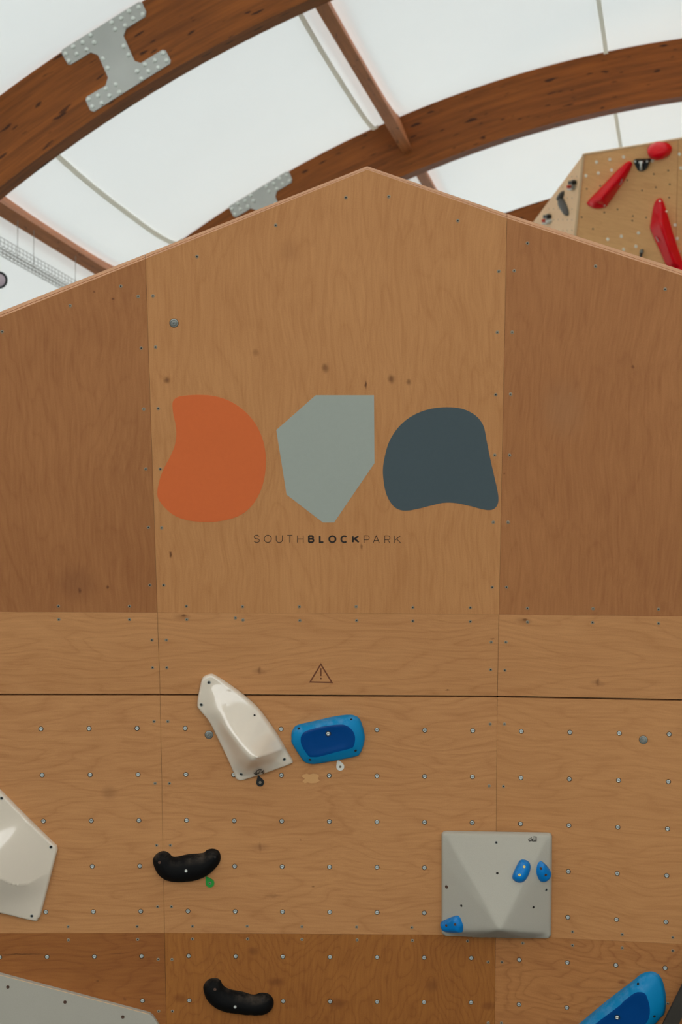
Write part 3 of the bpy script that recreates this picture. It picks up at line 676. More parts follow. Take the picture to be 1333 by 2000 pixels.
# ------------------------------------------------------------------ holds
def dist_poly(P, poly):
    A = np.array(poly); B = np.roll(A, -1, 0); d = B - A; L2 = (d ** 2).sum(1) + 1e-12
    t = np.clip(((P[:, None, :] - A[None]) * d[None]).sum(2) / L2[None], 0, 1)
    q = A[None] + t[..., None] * d[None]
    return np.sqrt(((P[:, None, :] - q) ** 2).sum(2)).min(1)
def in_poly_np(P, poly):
    x, y = P[:, 0], P[:, 1]; c = np.zeros(len(P), bool); n = len(poly)
    for i in range(n):
        x1, y1 = poly[i]; x2, y2 = poly[(i + 1) % n]
        if y1 == y2: continue
        c ^= ((y1 > y) != (y2 > y)) & (x < (x2 - x1) * (y - y1) / (y2 - y1) + x1)
    return c
def relief(name, pl, outline, mat, parent, ctrl=(), creases=(), edge=0.012, smooth=3, rim=0.008, step=0.008, dome=None, smooth_out=True, inner=None, label=None, seg=5, shade=True, lines=()):
    """a moulded shell: outline on a plane, height from a control net (or a dome), rounded rim.
    returns (object, height function)"""
    out_px = smooth_closed(outline, seg) if smooth_out else outline
    out = [pl.px(x, y) for x, y in out_px]; oc = np.array(out)
    # densify straight runs
    den = []
    for i in range(len(out)):
        a, b = oc[i], oc[(i + 1) % len(out)]; k = max(1, int(np.linalg.norm(b - a) / (step * 1.2)))
        for j in range(k): den.append(tuple(a + (b - a) * j / k))
    out = den; oc = np.array(out)
    lo, hi = oc.min(0), oc.max(0)
    gx, gy_ = np.meshgrid(np.arange(lo[0], hi[0], step), np.arange(lo[1], hi[1], step)); gx = gx + (np.arange(gx.shape[0])[:, None] % 2) * step / 2
    pts = np.stack([gx.ravel(), gy_.ravel()], 1); pts = pts[in_poly_np(pts, out)]
    d = dist_poly(pts, out); pts = pts[d > rim * 1.05]
    # rim rings
    T = np.roll(oc, -1, 0) - np.roll(oc, 1, 0); N = np.stack([-T[:, 1], T[:, 0]], 1); N /= np.linalg.norm(N, axis=1)[:, None] + 1e-12
    area = 0.5 * np.sum(oc[:, 0] * np.roll(oc[:, 1], -1) - np.roll(oc[:, 0], -1) * oc[:, 1])
    if area < 0: N = -N
    rings = []
    for f in (0.12, 0.4, 0.8):
        r = oc + N * rim * f; ok = in_poly_np(r, out) & (dist_poly(r, out) > rim * f * 0.9); rings.append(r[ok])
    pts = np.concatenate([pts] + rings)
    inn = None
    if inner is not None:
        inn_px = smooth_closed(inner[0], seg); inn = [pl.px(x, y, inner[1]) for x, y in inn_px]
        di = dist_poly(pts, inn); pts = pts[di > step * 0.35]
        pts = np.concatenate([pts, np.array(inn)])
    lp_, lh_, le_ = [], [], []
    for ln in lines:                         # crease lines: their points keep their height
        q = [pl.px(x, y, h) + (h,) for x, y, h in ln]; dn = []
        for a, b in zip(q, q[1:]):
            a, b = np.array(a), np.array(b); k = max(1, int(np.linalg.norm((b - a)[:2]) / (step * 0.8)))
            dn += [a + (b - a) * j / k for j in range(k)]
        dn.append(np.array(q[-1])); s0 = len(lp_)
        lp_ += [tuple(v[:2]) for v in dn]; lh_ += [v[2] for v in dn]; le_ += [(s0 + j, s0 + j + 1) for j in range(len(dn) - 1)]
    if lp_:
        La = np.array(lp_); dl = np.sqrt(((pts[:, None] - La[None]) ** 2).sum(2)).min(1); pts = pts[dl > step * 0.45]
        pts = np.concatenate([pts, La])
    allp = np.concatenate([oc, pts]); no = len(oc)
    cons = [(i, (i + 1) % no) for i in range(no)]
    if inn is not None: ni, b0 = len(inn), len(allp) - len(inn); cons += [(b0 + i, b0 + (i + 1) % ni) for i in range(ni)]
    if lp_: b1 = len(allp) - len(lp_); cons += [(b1 + a, b1 + b) for a, b in le_]
    res = delaunay_2d_cdt([Vector(p) for p in allp], cons, [], 1, 1e-7)
    vv = np.array([tuple(v) for v in res[0]]); tri = np.array([t for t in res[2] if len(t) == 3])
    # control net
    if dome is None:
        cp = [pl.px(x, y, h) for x, y, h in ctrl]; ch = [c[2] for c in ctrl]
        ob = oc[::max(1, len(oc) // 60)]
        C2 = [Vector(p) for p in cp] + [Vector(p) for p in ob]; hh = ch + [edge] * len(ob)
        r2 = delaunay_2d_cdt(C2, list(creases), [], 0, 1e-7)
        cv = np.array([tuple(v) for v in r2[0]]); ids = [o_[0] if o_ else 0 for o_ in r2[3]]; chh = np.array([hh[i] for i in ids])
        H = np.full(len(vv), edge)
        for t in r2[2]:
            a, b, c = cv[t[0]], cv[t[1]], cv[t[2]]; M_ = np.array([b - a, c - a]).T
            if abs(np.linalg.det(M_)) < 1e-14: continue
            w = np.linalg.solve(M_, (vv - a).T).T; s = w.sum(1)
            k = (w[:, 0] >= -1e-6) & (w[:, 1] >= -1e-6) & (s <= 1 + 1e-6)
            H[k] = (1 - s[k]) * chh[t[0]] + w[k, 0] * chh[t[1]] + w[k, 1] * chh[t[2]]
    else:
        dd_ = dist_poly(vv, out); Hm, rr_ = dome; q = np.clip(dd_ / rr_, 0, 1); H = Hm * np.sqrt(1 - (1 - q) ** 2)
    # smoothing
    if smooth:
        E_ = np.concatenate([tri[:, [0, 1]], tri[:, [1, 2]], tri[:, [2, 0]]]); E_ = np.concatenate([E_, E_[:, ::-1]])
        deg = np.bincount(E_[:, 0], minlength=len(vv)).astype(float); deg[deg == 0] = 1
        held = np.zeros(len(vv), bool)
        if lp_:
            dl = ((vv[:, None] - La[None]) ** 2).sum(2); held = dl.min(1) < 1e-10; H[held] = np.array(lh_)[dl.argmin(1)[held]]
        for _ in range(smooth):
            if lp_: H0_ = H.copy()
            av = np.bincount(E_[:, 0], weights=H[E_[:, 1]], minlength=len(vv)) / deg
            H = 0.5 * H + 0.5 * av
            if lp_: H[held] = H0_[held]
    d = dist_poly(vv, out); q = np.clip(d / rim, 0, 1); Hf = H * np.sqrt(np.maximum(0, 1 - (1 - q) ** 2)); Hf[d < 1e-5] = 0
    W = [pl.at(p[0], p[1], h) for p, h in zip(vv, Hf)]
    o = make(name, W, [tuple(t) for t in tri], mat, parent, smooth=shade, label=label)
    # orient outwards
    me = o.data
    if me.polygons[0].normal.dot(pl.n) < 0: me.flip_normals()
    def surf(x, y):
        """point of the moulded surface seen at x, y"""
        h = 0.0
        for _ in range(4):
            p = np.array(pl.px(x, y, h)); k = np.argsort(((vv - p) ** 2).sum(1))[:4]; dk = np.sqrt(((vv[k] - p) ** 2).sum(1)) + 1e-5; h = float((Hf[k] / dk).sum() / (1 / dk).sum())
        eps = 0.006; base = p
        def hh_(q): k = np.argsort(((vv - q) ** 2).sum(1))[:4]; dk = np.sqrt(((vv[k] - q) ** 2).sum(1)) + 1e-5; return float((Hf[k] / dk).sum() / (1 / dk).sum())
        gu = (hh_(base + [eps, 0]) - hh_(base - [eps, 0])) / 2 / eps; gv = (hh_(base + [0, eps]) - hh_(base - [0, eps])) / 2 / eps
        nrm = (pl.n - pl.u * gu - pl.v * gv).normalized()
        return pl.at(p[0], p[1], h), nrm
    return o, surf
class Frame:
    def __init__(s, n):
        s.n = n; s.u = (Vector((1, 0, 0)) - n * n.x).normalized(); s.v = n.cross(s.u)
    def mat(s): return Matrix((s.u, s.v, s.n)).transposed()
v1, f1 = lathe([(0.0066, 0.0), (0.0064, 0.0012), (0.0046, 0.0014), (0.0040, 0.0002)], 12)
v2, f2 = lathe([(0.0042, 0.0006), (0.001, 0.0006)], 10)
hole_mesh = data_mesh('screw_hole', [(v1, f1, M['steel_dull'], True), (v2, f2, M['hole'], False)])
v1, f1 = lathe([(0.0052, 0.0), (0.0050, 0.0008), (0.0036, 0.0009)], 12)
dark_mesh = data_mesh('screw_hole', [(v1, f1, M['hole'], False)])
v1, f1 = lathe([(0.0105, 0.0), (0.0103, 0.0010), (0.0076, 0.0008)], 14)
v2, f2 = lathe([(0.0076, 0.0008), (0.0074, 0.0035), (0.0055, 0.0050), (0.0034, 0.0050), (0.0030, 0.0025)], 14)
bolt_mesh = data_mesh('bolt', [(v1, f1, M['hole'], False), (v2, f2, M['steel'], True)])
v1, f1 = lathe([(0.0072, 0), (0.0072, 0.002), (0.0058, 0.0026), (0.0034, 0.0026), (0.003, 0.001)], 12)
bolt_dull = data_mesh('bolt', [(v1, f1, M['rust'], True)]); bolt_brass = data_mesh('bolt', [(v1, f1, M['brass'], True)])
def fit(name, mesh, surf, x, y, parent, scale=1.0, lift=0.0003):
    P, n = surf(x, y); return piece(name, mesh, P + n * lift, Frame(n), parent, random.random() * 3, scale)

# -- ivory fin
fpl = Plane(ML.hit(470, 1523), ML.hit(571, 1486), MU.hit(404, 1318))
t = empty('climbing_hold', fpl.hit(480, 1420), 'large glossy ivory fin-shaped hold with a scooped face, above the black teardrop tag', 'climbing hold')
ctrl = [(410,1340,.022),(420,1362,.036),(430,1392,.060),(446,1426,.088),(470,1458,.116),(495,1484,.140),      # rounded ridge
        (447,1339,.018),(441,1360,.030),(440,1382,.046),(444,1403,.064),(457,1427,.084),(481,1457,.112),(503,1480,.132),  # sharp edge of the scoop
        (557,1461,.020),
        (400,1388,.022),(426,1420,.034),(444,1452,.036),(462,1488,.048),(480,1503,.050),(472,1513,.020),(508,1497,.062),(540,1486,.034),(397,1360,.020),(402,1332,.018)]
cr = [(0,1),(1,2),(2,3),(3,4),(4,5),(6,7),(7,8),(8,9),(9,10),(10,11),(11,12),(12,13)]
o, sf = relief('hold_body', fpl, FIN, M['white'], t, ctrl, cr, edge=0.016, smooth=14, step=0.005, lines=[ctrl[6:13] + [(530,1470.5,.078), ctrl[13]]])
for q in ((408.5, 1333), (393.5, 1376.5), (555.5, 1483), (471.5, 1512)): fit('screw_hole', hole_mesh, sf, *q, t)
fit('screw_hole', dark_mesh, sf, 497.5, 1397, t, 0.8)
# scribbled maker's mark
P, nn = sf(507, 1507); mp_ = Plane(P, P + Frame(nn).u, P + Frame(nn).v)
mk = [[(496,1511),(499,1509),(498,1513),(502,1510)],[(502,1506),(501,1513),(506,1509)],[(505,1512),(509,1504),(508,1512)],[(500,1506),(508,1503),(512,1504)],[(510,1510),(513,1506),(514,1511)],[(515,1504),(516,1509),(514,1511)]]
V, fs = join_geo([stroke_geo(mp_, s, 1.3, 0.0012, off=0.002) for s in mk]); fixn(make('maker_mark', V, fs, M['ink'], t))

def tag(tip, c, r, mat, lab):
    pl = ML; ax = math.atan2(tip[1] - c[1], tip[0] - c[0]); L = math.hypot(tip[0] - c[0], tip[1] - c[1]); k = math.acos(min(1, r / L))
    pts = [tip] + [(c[0] + r * math.cos(ax + k + (2 * math.pi - 2 * k) * i / 18), c[1] + r * math.sin(ax + k + (2 * math.pi - 2 * k) * i / 18)) for i in range(19)]
    t = empty('route_tag', pl.hit(*c), lab, 'tag', 'teardrop route tags')
    w = [pl.hit(x, y, 0.004) for x, y in pts]; V, fs = prism(w, pl.n, 0.0038)
    o = fixn(make('tag_plate', V, fs, mat, t))
    piece('screw', screw_mesh, pl.hit(*c, 0.0042), pl, t, 0.4, 0.8)
tag((504.4,1514), (508.4,1528.4), 7.7, M['tag_black'], 'small black teardrop tag below the ivory fin hold')
tag((659.2,1482), (665,1497.6), 7.7, M['tag_white'], 'small white teardrop tag below the blue oval hold')
tag((402,1711.5), (410.4,1725), 8.4, M['tag_green'], 'small green teardrop tag below the upper black hold')

# -- blue two-tone holds
def blue_hold(pl, out, inn, hin, lab, bolt, holes, screws_=()):
    t = empty('climbing_hold', pl.hit(*bolt), lab, 'climbing hold', 'blue two-tone holds')
    ip = smooth_closed(inn, 4)[::2]
    ctrl = [(x, y, hin) for x, y in ip]; m_ = len(ip); cx = sum(p[0] for p in ip) / m_; cy = sum(p[1] for p in ip) / m_
    ctrl.append((cx, cy, hin - 0.004))
    for f in (0.55,): ctrl += [(cx + (x - cx) * f, cy + (y - cy) * f, hin - 0.004) for x, y in ip[::3]]
    o, sf = relief('hold_body', pl, out, M['blue'], t, ctrl, [(i, (i + 1) % m_) for i in range(m_)], edge=0.018, smooth=3, step=0.006, inner=(inn, hin))
    # smooth deep-blue face: faces of the shell inside the inner outline belong to an insert
    me = o.data; ii = [pl.px(x, y, hin) for x, y in smooth_closed(inn, 5)]; base = wloc(t)
    bm = bmesh.new(); bm.from_mesh(me); fin = []
    for f_ in bm.faces:
        c = f_.calc_center_median() + base; u, v = pl.uv(c)
        if inside(u, v, ii): fin.append(f_)
    VV, FF, mp2 = [], [], {}
    for f_ in fin:
        g = []
        for v in f_.verts:
            if v.index not in mp2: mp2[v.index] = len(VV); VV.append(v.co + base)
            g.append(mp2[v.index])
        FF.append(tuple(g))
    bmesh.ops.delete(bm, geom=fin, context='FACES'); bm.to_mesh(me); bm.free()
    make('smooth_face', VV, FF, M['blue_in'], t, smooth=True, label='darker smooth blue gripping face')
    fit('bolt', bolt_mesh, sf, *bolt, t)
    for h in holes: fit('screw_hole', dark_mesh, sf, *h, t)
    return t
blue_hold(ML, OVAL, OVAL_IN, 0.045, 'blue oval hold with dark blue centre, right of the ivory fin hold', (641.5, 1433), [(584,1423),(686.5,1404.5),(695,1466),(606,1483.5)])
blue_hold(RL, BR_OUT, BR_IN, 0.055, 'big blue hold with dark blue centre at the lower right corner', (1206.5, 1987), [(1247,1922),(1279,1985)])

# -- black kidney holds
for out, lab, b1, b2, hl in ((K1, 'black kidney-shaped hold above the green tag', (312,1684.5), (363.6,1701), (420,1674)), (K2, 'chalk-worn black kidney-shaped hold at the bottom of the wall', (420,1932.7), (459.6,1966.6), (513.7,1954.6))):
    t = empty('climbing_hold', ML.hit(*b2), lab, 'climbing hold', 'black kidney-shaped holds')
    o, sf = relief('hold_body', ML, out, M['black'], t, dome=(0.050, 0.052), smooth=8, step=0.0055, rim=0.009)
    fit('bolt', bolt_dull, sf, *b1, t, 0.8); fit('bolt', bolt_mesh, sf, *b2, t, 0.75); fit('screw_hole', dark_mesh, sf, *hl, t)

# -- ivory hold cut by the left frame edge
t = empty('climbing_hold', LL.hit(20, 1690), 'large ivory hold with a curved dish at the left edge of the photo', 'climbing hold')
ctrl = [(-30,1700,.092),(0,1716,.082),(15,1724,.075),(33,1729,.066),(50,1728,.057),(68,1720,.044),(98,1703,.026),   # dish edge 0-6
        (-10,1748,.056),(14,1754,.044),(42,1762,.032),(70,1750,.028),(-60,1750,.04),
        (-60,1640,.060)]
o, sf = relief('hold_body', LL, WL, M['white'], t, ctrl, [(i, i + 1) for i in range(6)], edge=0.02, smooth=24, step=0.0065, lines=[ctrl[:7]])
for q in ((3, 1559), (99.5, 1654.5), (62, 1789)): fit('screw_hole', hole_mesh, sf, *q, t)

# -- grey flat volume at the bottom left
t = empty('volume', LL.hit(100, 2050), 'flat light grey plywood volume with a sloping top edge, bottom left corner', 'climbing volume')
V, fs = prism([LL.hit(x, y, 0.021) for x, y in GV], LL.n, 0.0205); fixn(make('volume_body', V, fs, M['volume'], t))
V, fs = tube([LL.hit(-178, 1857.2, 0.0205), LL.hit(0, 1904.2, 0.0205), LL.hit(292, 1981.0, 0.0205)], 0.0015, 6); make('board_edge', V, fs, M['pale_edge'], t, label='tan plywood edge along the top')
def sf(x, y): return LL.hit(x, y, 0.021), LL.n
for q in ((15.5, 1927.5), (127, 1957), (240, 1986)): fit('bolt', bolt_dull, sf, *q, t, 0.9)

# -- pyramid volume bridging the corner
vpl = Plane(ML.hit(863, 1624), ML.hit(863, 1826), RL.hit(1078, 1627))
t = empty('volume', vpl.hit(970, 1725), 'grey three-sided pyramid volume carrying three small blue holds', 'climbing volume')
AP = (977, 1817, .165)
ctrl = [(873,1633,.024), (1069,1637,.024), AP, (870,1821,.024), (1071,1825,.024)]
o, sf = relief('volume_body', vpl, VOL, M['volume'], t, ctrl, [(0,2),(1,2),(3,2),(4,2)], edge=0.020, smooth=3, step=0.006, smooth_out=False, rim=0.008)
for q, me_ in (((970,1645.6), hole_mesh), ((972,1705.6), dark_mesh), ((873,1732), bolt_dull), ((901.8,1769), dark_mesh), ((1067.7,1738), hole_mesh), ((1042.6,1772), dark_mesh)): fit('screw_hole', me_, sf, *q, t, 0.9)
P, nn = sf(1040, 1640); fr_ = Frame(nn); mp_ = Plane(P, P + fr_.u, P + fr_.v)
geo = [stroke_geo(mp_, [(1038,1634.3),(1038,1642),(1034.6,1642.8),(1033,1640.5),(1034.6,1638.3),(1037.5,1638)], 1.6, 0.001, off=0.001),
       stroke_geo(mp_, [(1042.5,1634.3),(1048,1634.6),(1048,1642.6),(1042.8,1642.6)], 1.6, 0.001, off=0.001), stroke_geo(mp_, [(1043.6,1638.5),(1048,1638.6)], 1.4, 0.001, off=0.001)]
tri_ = [mp_.hit(1042.2, 1635.6, 0.002), mp_.hit(1042.4, 1644.6, 0.002), mp_.hit(1038.4, 1641.4, 0.002)]
geo.append(prism(tri_, mp_.n, 0.001))
V, fs = join_geo(geo); fixn(make('maker_mark', V, fs, M['ink'], t, label='small black upside-down letter mark'))
pv = [vpl.hit(ctrl[0][0], ctrl[0][1], ctrl[0][2]), vpl.hit(ctrl[1][0], ctrl[1][1], ctrl[1][2]), vpl.hit(*AP), vpl.hit(870, 1821, .024), vpl.hit(1071, 1825, .024)]
fc_, lc_, rc_ = Plane(pv[0], pv[1], pv[2]), Plane(pv[0], pv[3], pv[2]), Plane(pv[1], pv[4], pv[2])
S1 = [(1022.5,1678.4),(1033,1682.5),(1037,1692),(1034.7,1705),(1028,1718),(1020.7,1723.4),(1011,1723.4),(1003,1718),(1001.5,1710.6),(1007.5,1695.6),(1015,1681.6)]
S2 = [(1057,1681),(1063,1686),(1071,1695.6),(1073.7,1705),(1070,1715),(1062,1721.5),(1054.4,1721),(1049,1712.5),(1047,1701),(1049.7,1688),(1053.5,1682.5)]
S3 = [(865,1799),(872.5,1795),(885.6,1789.4),(895,1787),(900.6,1791),(904.4,1800.7),(906,1808),(904.4,1818.5),(900.6,1821),(878,1820.4),(868.7,1815.7),(865,1806)]
for pl, out, bl, bm_, lab in ((fc_, S1, [(1024.6,1693),(1015.6,1709)], bolt_brass, 'small blue hold with two brass bolts on the front face of the pyramid volume'),
        (rc_, S2, [(1060,1697.5),(1066.6,1709)], bolt_dull, 'small blue hold at the right edge of the pyramid volume'),
        (lc_, S3, [(872.5,1807.6),(889.4,1805.7)], bolt_dull, 'small blue hold at the lower left corner of the pyramid volume')):
    cx = sum(p[0] for p in out) / len(out); cy = sum(p[1] for p in out) / len(out)
    t = empty('climbing_hold', pl.hit(cx, cy), lab, 'climbing hold', 'small blue holds on the pyramid volume')
    o, sf = relief('hold_body', pl, out, M['blue_small'], t, dome=(0.030, 0.022), smooth=2, step=0.003, rim=0.003)
    for q in bl: fit('bolt', bm_, sf, *q, t, 0.72)

# -- dark strut at the lower right
t = empty('strut', RL.hit(1240, 2190, 0.03), 'dark stained strut leaning at the lower right corner of the photo', 'strut')
sp_ = [RL.hit(x, y, 0.07) for x, y in ((1213, 2195), (1243, 2195), (1452, 1745), (1422, 1745))]
sp_[0].z = max(sp_[0].z, 0.001); sp_[1].z = max(sp_[1].z, 0.001)
V, fs = prism(sp_, RL.n, 0.055); fixn(make('timber', V, fs, M['dark_post'], t))

# ------------------------------------------------------------------ second climbing wall, far right
tw0 = at(1140, 303, 19.8); tw1 = at(1124, 458, 20.25); tw2 = at(1333, 272, 19.15)
FP = Plane(tw0, tw1, tw2); SP = Plane(tw0, tw1, at(1043, 432, 21.3))
far = empty('climbing_wall', (tw0.x + 1.0, tw0.y, 0), 'second plywood climbing wall with red holds at the upper right', 'climbing wall')
P_far = ply('birch_ply_far', (250, 196, 132), (218, 154, 98), False, 61, 0.25, 0.3, 7)
P_side_lit = ply('birch_ply_far_side_lit', (250, 214, 170), (246, 198, 150), True, 66, 0.2, 0.2, 7)  # paler than the front: light falling on this side put into the colour
def fpanel(pl, pts, mat, t=0.03, label=None):
    w = [pl.hit(x, y) for x, y in pts]; V, fs = prism(w, pl.n, t); return fixn(make('plywood_panel', V, fs, mat, far, uvs=[pl.uv(p) for p in V], label=label))
def fe(y): return 1140 - (y - 303) * 16 / 155
yb = 1560
fpanel(FP, [(fe(303) + 3, 303), (1325, 273.4), (1316, 700), (fe(700) + 3, 700)], P_far)
fpanel(FP, [(1326, 273.2), (1500, 245.5), (1500, 700), (1317, 700)], P_far)
fpanel(FP, [(fe(701) + 3, 701), (1500, 701), (1500, 1500), (fe(1500) + 3, 1500)], P_far)
fpanel(SP, [(fe(303) - 2, 304.5), (1043, 432.5), (880, 650), (880, 1500), (fe(1500) - 2, 1500)], P_side_lit, label='side panel of the far wall, light painted into its pale colour')
w = [FP.hit(fe(302) - 2.2, 302, 0.01), FP.hit(fe(302) + 2.5, 302, 0.01), FP.hit(fe(1500) + 2.5, 1500, 0.01), FP.hit(fe(1500) - 2.2, 1500, 0.01)]
V, fs = prism(w, FP.n, 0.03); fixn(make('edge_strip', V, fs, M['pale_edge'], far))
w = [FP.hit(1138, 303.6, 0.01), FP.hit(1138, 301.6, 0.01), FP.hit(1500, 243.2, 0.01), FP.hit(1500, 245.2, 0.01)]
V, fs = prism(w, FP.n, 0.04); fixn(make('edge_strip', V, fs, M['pale_edge'], far))
v1, f1 = lathe([(0.017, 0), (0.016, 0.006), (0.009, 0.003)], 10); fn_mesh = data_mesh('bolt_hole', [(v1, f1, M['pale_nut'], True)])
v1, f1 = lathe([(0.009, 0), (0.008, 0.001)], 8); fs_mesh = data_mesh('screw', [(v1, f1, M['rust'], True)])
for x, y in [(1166,316.5),(1192,311.5),(1219,306.5),(1145.5,343),(1169.5,338),(1195.5,332),(1275,313.5),(1328.5,301),(1331,328),(1319.5,439.5),(1324,466),(1214.5,461.5),(1188,467),(1219,487),(1243,481),(1248,455)]:
    piece('bolt_hole', fn_mesh, FP.hit(x, y), FP, far)
for x, y in [(1173,363),(1147,369),(1252,324),(1278,340),(1306,333),(1282,366),(1309,360),(1308,386),(1255,372),(1226,352),(1207,409),(1181,415),(1237,422),(1263,425),(1236,431),(1159,447),(1137,424)]:
    piece('screw', fs_mesh, FP.hit(x, y), FP, far)
for k in range(9):
    for j in range(7):
        x, y = 1136 - 9 * k, 345 + 21 * j
        if (1140 - x) * 129 / 97 + 303 < y - 8 and y < 470 and x < fe(y) - 6: piece('bolt_hole', fs_mesh, SP.hit(x, y), SP, far, 0, 0.7)

RA = [(1230.5,314.8),(1235,318),(1235,324.5),(1223,348.5),(1190,398),(1181,405),(1169,407),(1155.5,403),(1149,397),(1151,390.5),(1178,362),(1203.5,335),(1221.5,318.5)]
RBL = [(1269,292),(1270,283),(1280,278),(1291,276.5),(1303,278.5),(1312,285),(1313,294),(1307,305),(1293,311.5),(1280,308),(1272,301)]
RC = [(1289,387),(1294,389),(1299,399.5),(1308,429),(1321.5,474),(1333,507),(1340,535),(1334,550),(1322,548),(1305,519),(1293,492.5),(1279.5,462.5),(1272,444),(1273,432),(1278,402.5),(1282.5,391)]
def red(out, ctrl, creases, lab, dome=None, mark=None, bolts=()):
    cx = sum(p[0] for p in out) / len(out); cy = sum(p[1] for p in out) / len(out)
    t = empty('climbing_hold', FP.hit(cx, cy), lab, 'climbing hold', 'glossy red holds on the far wall')
    o, sf = relief('hold_body', FP, out, M['red'], t, ctrl, creases, edge=0.04, smooth=2, step=0.016, rim=0.02, dome=dome)
    if mark:
        P, nn = sf(*mark[0]); pl = Plane(P, P + Frame(nn).u, P + Frame(nn).v)
        V, fs = join_geo([stroke_geo(pl, s, 2.2, 0.004, off=0.006) for s in mark[1]]); fixn(make('maker_mark', V, fs, M['smudge'], t))
    for b in bolts: fit('bolt', fn_mesh, sf, *b, t, 0.6)
red(RA, [(1229,322,.05),(1213,345,.11),(1195,367,.15),(1176,388,.16),(1160,396,.10),(1204,372,.10),(1185,397,.09)], [(0,1),(1,2),(2,3)], 'long slanted red hold on the far wall, left of the black bracket', mark=((1214, 356), [[(1217,350),(1214,354)],[(1216,354),(1211,361)]]), bolts=((1182, 401),))
red(RBL, [], [], 'round red hold at the top edge of the far wall', dome=(0.16, 0.10), mark=((1291, 284), [[(1285,285),(1297,284)]]))
red(RC, [(1288,397,.05),(1290,425,.11),(1294,445,.15),(1305,478,.15),(1318,515,.13),(1280,425,.07),(1279,446,.08),(1328,535,.1)], [(0,1),(1,2),(2,3),(3,4)], 'long red hold on the far wall hanging down behind the plywood edge', mark=((1284, 466), [[(1282,462),(1287,472)]]), bolts=((1289, 393), (1300, 415), (1322, 497)))

# black bracket with bolts and a link
t = empty('anchor_bracket', FP.hit(1253, 323), 'black trapezoid anchor bracket between the red holds on the far wall', 'anchor')
w = [FP.hit(x, y, 0.05) for x, y in ((1238.5, 313), (1267.5, 312.5), (1268, 317), (1261, 332), (1257, 334.5), (1250, 334.5), (1246, 332), (1238.5, 317.5))]
V, fs = prism(w, FP.n, 0.05); fixn(make('bracket_body', V, fs, M['black_plastic'], t))
for x in (1241.5, 1265): piece('bolt', bolt_mesh, FP.hit(x, 315.5, 0.052), FP, t, 0, 1.6)
V, fs = tube([FP.hit(1253, y, 0.075) for y in (316, 321, 326, 332)], 0.012); fixn(make('link', V, fs, M['steel'], t, smooth=True))
V, fs = tube([FP.hit(1249, 317, 0.07), FP.hit(1257, 317, 0.07)], 0.012); fixn(make('link', V, fs, M['steel'], t, smooth=True))
# silver hanger
t = empty('hanger', FP.hit(1253, 495), 'silver bolt hanger just above the plywood edge, left of the long red hold', 'anchor')
w = [FP.hit(x, y, 0.03) for x, y in ((1251, 488.5), (1255, 488.5), (1256, 493), (1254.5, 498), (1251.5, 498), (1250.5, 493))]
V, fs = prism(w, FP.n, 0.03); fixn(make('hanger_plate', V, fs, M['steel_dull'], t))
V, fs = tube([FP.hit(1253, 494, 0.04), FP.hit(1252.5, 500, 0.05), FP.hit(1252.5, 508, 0.04)], 0.014); fixn(make('carabiner', V, fs, M['black_plastic'], t, smooth=True))
# clip devices on the side panel
def box_between(pl, x0, y0, x1, y1, h0, h1):
    w = [pl.hit(x, y, h1) for x, y in ((x0, y0), (x1, y0), (x1, y1), (x0, y1))]; return prism(w, pl.n, h1 - h0)
for (cx, cy), lab in (((1114.5, 361.5), 'upper black and red anchor device on the pale side panel'), ((1065.5, 428), 'lower black and red anchor device on the pale side panel')):
    t = empty('anchor_device', SP.hit(cx, cy), lab, 'anchor', 'black and red anchor devices on the far side panel')
    V, fs = box_between(SP, cx + 2.2, cy - 10, cx + 4.2, cy + 9, 0, 0.03); fixn(make('back_plate', V, fs, M['steel_dull'], t))
    V, fs = box_between(SP, cx - 4, cy - 8, cx + 3.4, cy - 1, 0.0, 0.05); fixn(make('device_body', V, fs, M['black_plastic'], t))
    V, fs = tube([SP.hit(cx - 2.6, cy + 0.5, 0.035), SP.hit(cx - 2.6, cy + 3, 0.035), SP.hit(cx - 2.6, cy + 5.5, 0.035)], 0.024, 10); fixn(make('lever', V, fs, M['red_plastic'], t, smooth=True))
    V, fs = tube([SP.hit(cx - 5, cy + 8, 0.03), SP.hit(cx + 3, cy + 8.5, 0.03)], 0.010); fixn(make('pin', V, fs, M['steel'], t, smooth=True))
LU_ = [(1103,372.5),(1102.4,381),(1098.5,389.5),(1095.6,393.5),(1093.5,389),(1094.6,383),(1098,376.7)]
LD_ = [(1099,385),(1104.5,393.5),(1110,406),(1112.4,417.7),(1110,421.4),(1106.6,417.7),(1099,406),(1096.5,395.6)]
t = empty('climbing_hold', SP.hit(1102, 398), 'dark grey two-lobed leaf hold on the pale side panel', 'climbing hold')
for nm, q in (('upper_lobe', LU_), ('lower_lobe', LD_)): relief(nm, SP, q, M['grey_hold'], t, dome=(0.05, 0.03), smooth=1, step=0.010, rim=0.006)
t = empty('climbing_hold', SP.hit(1075, 431), 'small white hold beside the lower anchor device on the pale side panel', 'climbing hold')
relief('hold_body', SP, [(1071,430),(1073,427),(1077,427),(1079.5,430),(1078,435),(1075,437.5),(1072.5,434)], M['tag_white'], t, dome=(0.05, 0.03), smooth=1, step=0.010, rim=0.006)

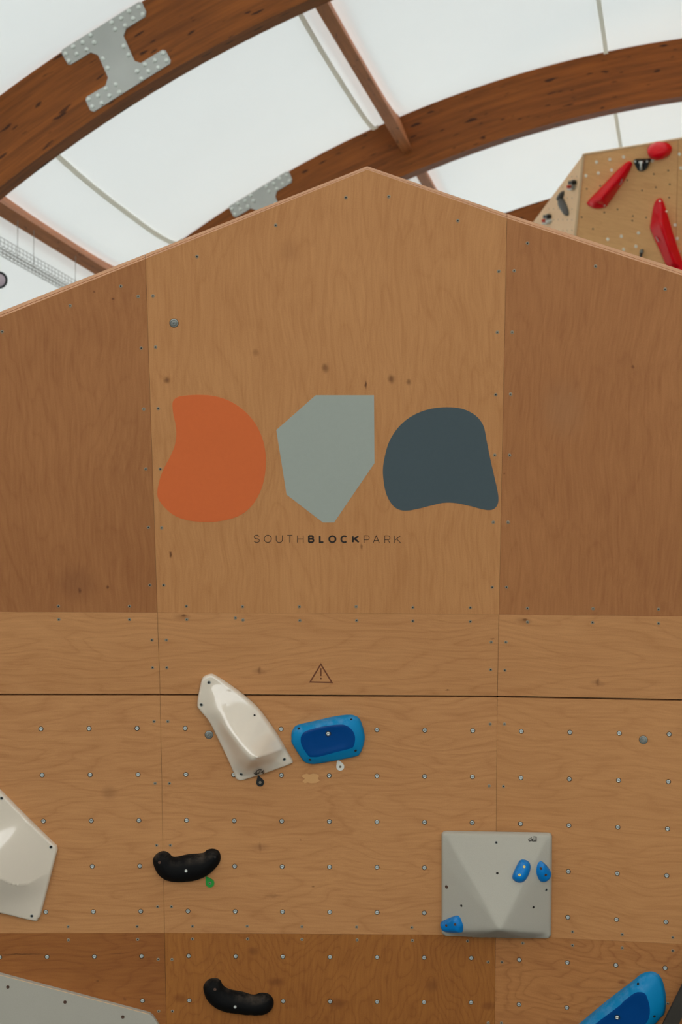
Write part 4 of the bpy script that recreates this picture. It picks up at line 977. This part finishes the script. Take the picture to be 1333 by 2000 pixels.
# ------------------------------------------------------------------ wire tray and lamp, far left
def below_purlin(dd, drop): return hall(dd, 11.47, -37.65) - Vector((0, 0, drop))
A0, A1 = below_purlin(D0 + 0.35, 0.36), below_purlin(D0 + SB - 0.3, 0.36)
ax = (A1 - A0); L = ax.length; ax.normalize(); sd = ax.cross(Vector((0, 0, 1))).normalized()
if sd.y < 0: sd = -sd
t = empty('cable_tray', A0, 'galvanised wire cable tray hanging at the left edge below the purlin', 'cable tray')
geo = []
W_, Hh = 0.16, 0.07
prof = [(-W_ / 2, Hh), (-W_ / 2, Hh / 2), (-W_ / 2, 0), (-W_ / 6, 0), (W_ / 6, 0), (W_ / 2, 0), (W_ / 2, Hh / 2), (W_ / 2, Hh)]
for s, h in prof: geo.append(tube([A0 + sd * s + Vector((0, 0, h)), A1 + sd * s + Vector((0, 0, h))], 0.0028, 5))
V, fs = join_geo(geo); make('long_wires', V, fs, M['wire'], t)
geo = []
for k in range(int(L / 0.10) + 1):
    B = A0 + ax * (k * 0.10); pr = [B + sd * s + Vector((0, 0, h)) for s, h in (prof[0], prof[2], prof[5], prof[7])]
    for a, b in zip(pr, pr[1:]): geo.append(tube([a, b], 0.0024, 4))
V, fs = join_geo(geo); o = make('cross_wires', V, fs, M['wire'], t); o['kind'] = 'stuff'
for x in (34, 65, 147):
    best = min((abs(project(A0 + ax * (L * q / 400))[0] - x), q) for q in range(401))[1]; B = A0 + ax * (L * best / 400)
    V, fs = tube([B, B + Vector((0, 0, 0.37))], 0.0030, 5); make('hanger_wire', V, fs, M['wire'], t)
lp = at(-2, 547, 16.5)
t = empty('lamp', lp, 'dark-rimmed spotlight cut by the left edge of the photo', 'lamp')
fr_ = Frame((CAM - lp).normalized())
v1, f1 = lathe([(0.001, -0.10), (0.04, -0.09), (0.070, -0.02), (0.072, 0.0), (0.062, 0.004), (0.052, 0.0)], 20, cap=False)
housing = data_mesh('lamp_housing', [(v1, f1, M['black_plastic'], True)]); piece('lamp_housing', housing, lp, fr_, t)
v1, f1 = lathe([(0.053, 0.0), (0.03, 0.006), (0.001, 0.008)], 20)
lens = data_mesh('lens', [(v1, f1, M['lens'], True)]); piece('lens', lens, lp, fr_, t)
rel = lp - CAM; u = rel.dot(UX) - U0
V, fs = tube([lp + Vector((-0.05, 0.05, 0.02)), Vector((lp.x - 0.05, lp.y + 0.05, CAMZ + H0 + math.sqrt(11.43 ** 2 - u * u)))], 0.004, 5); make('stem', V, fs, M['wire'], t)
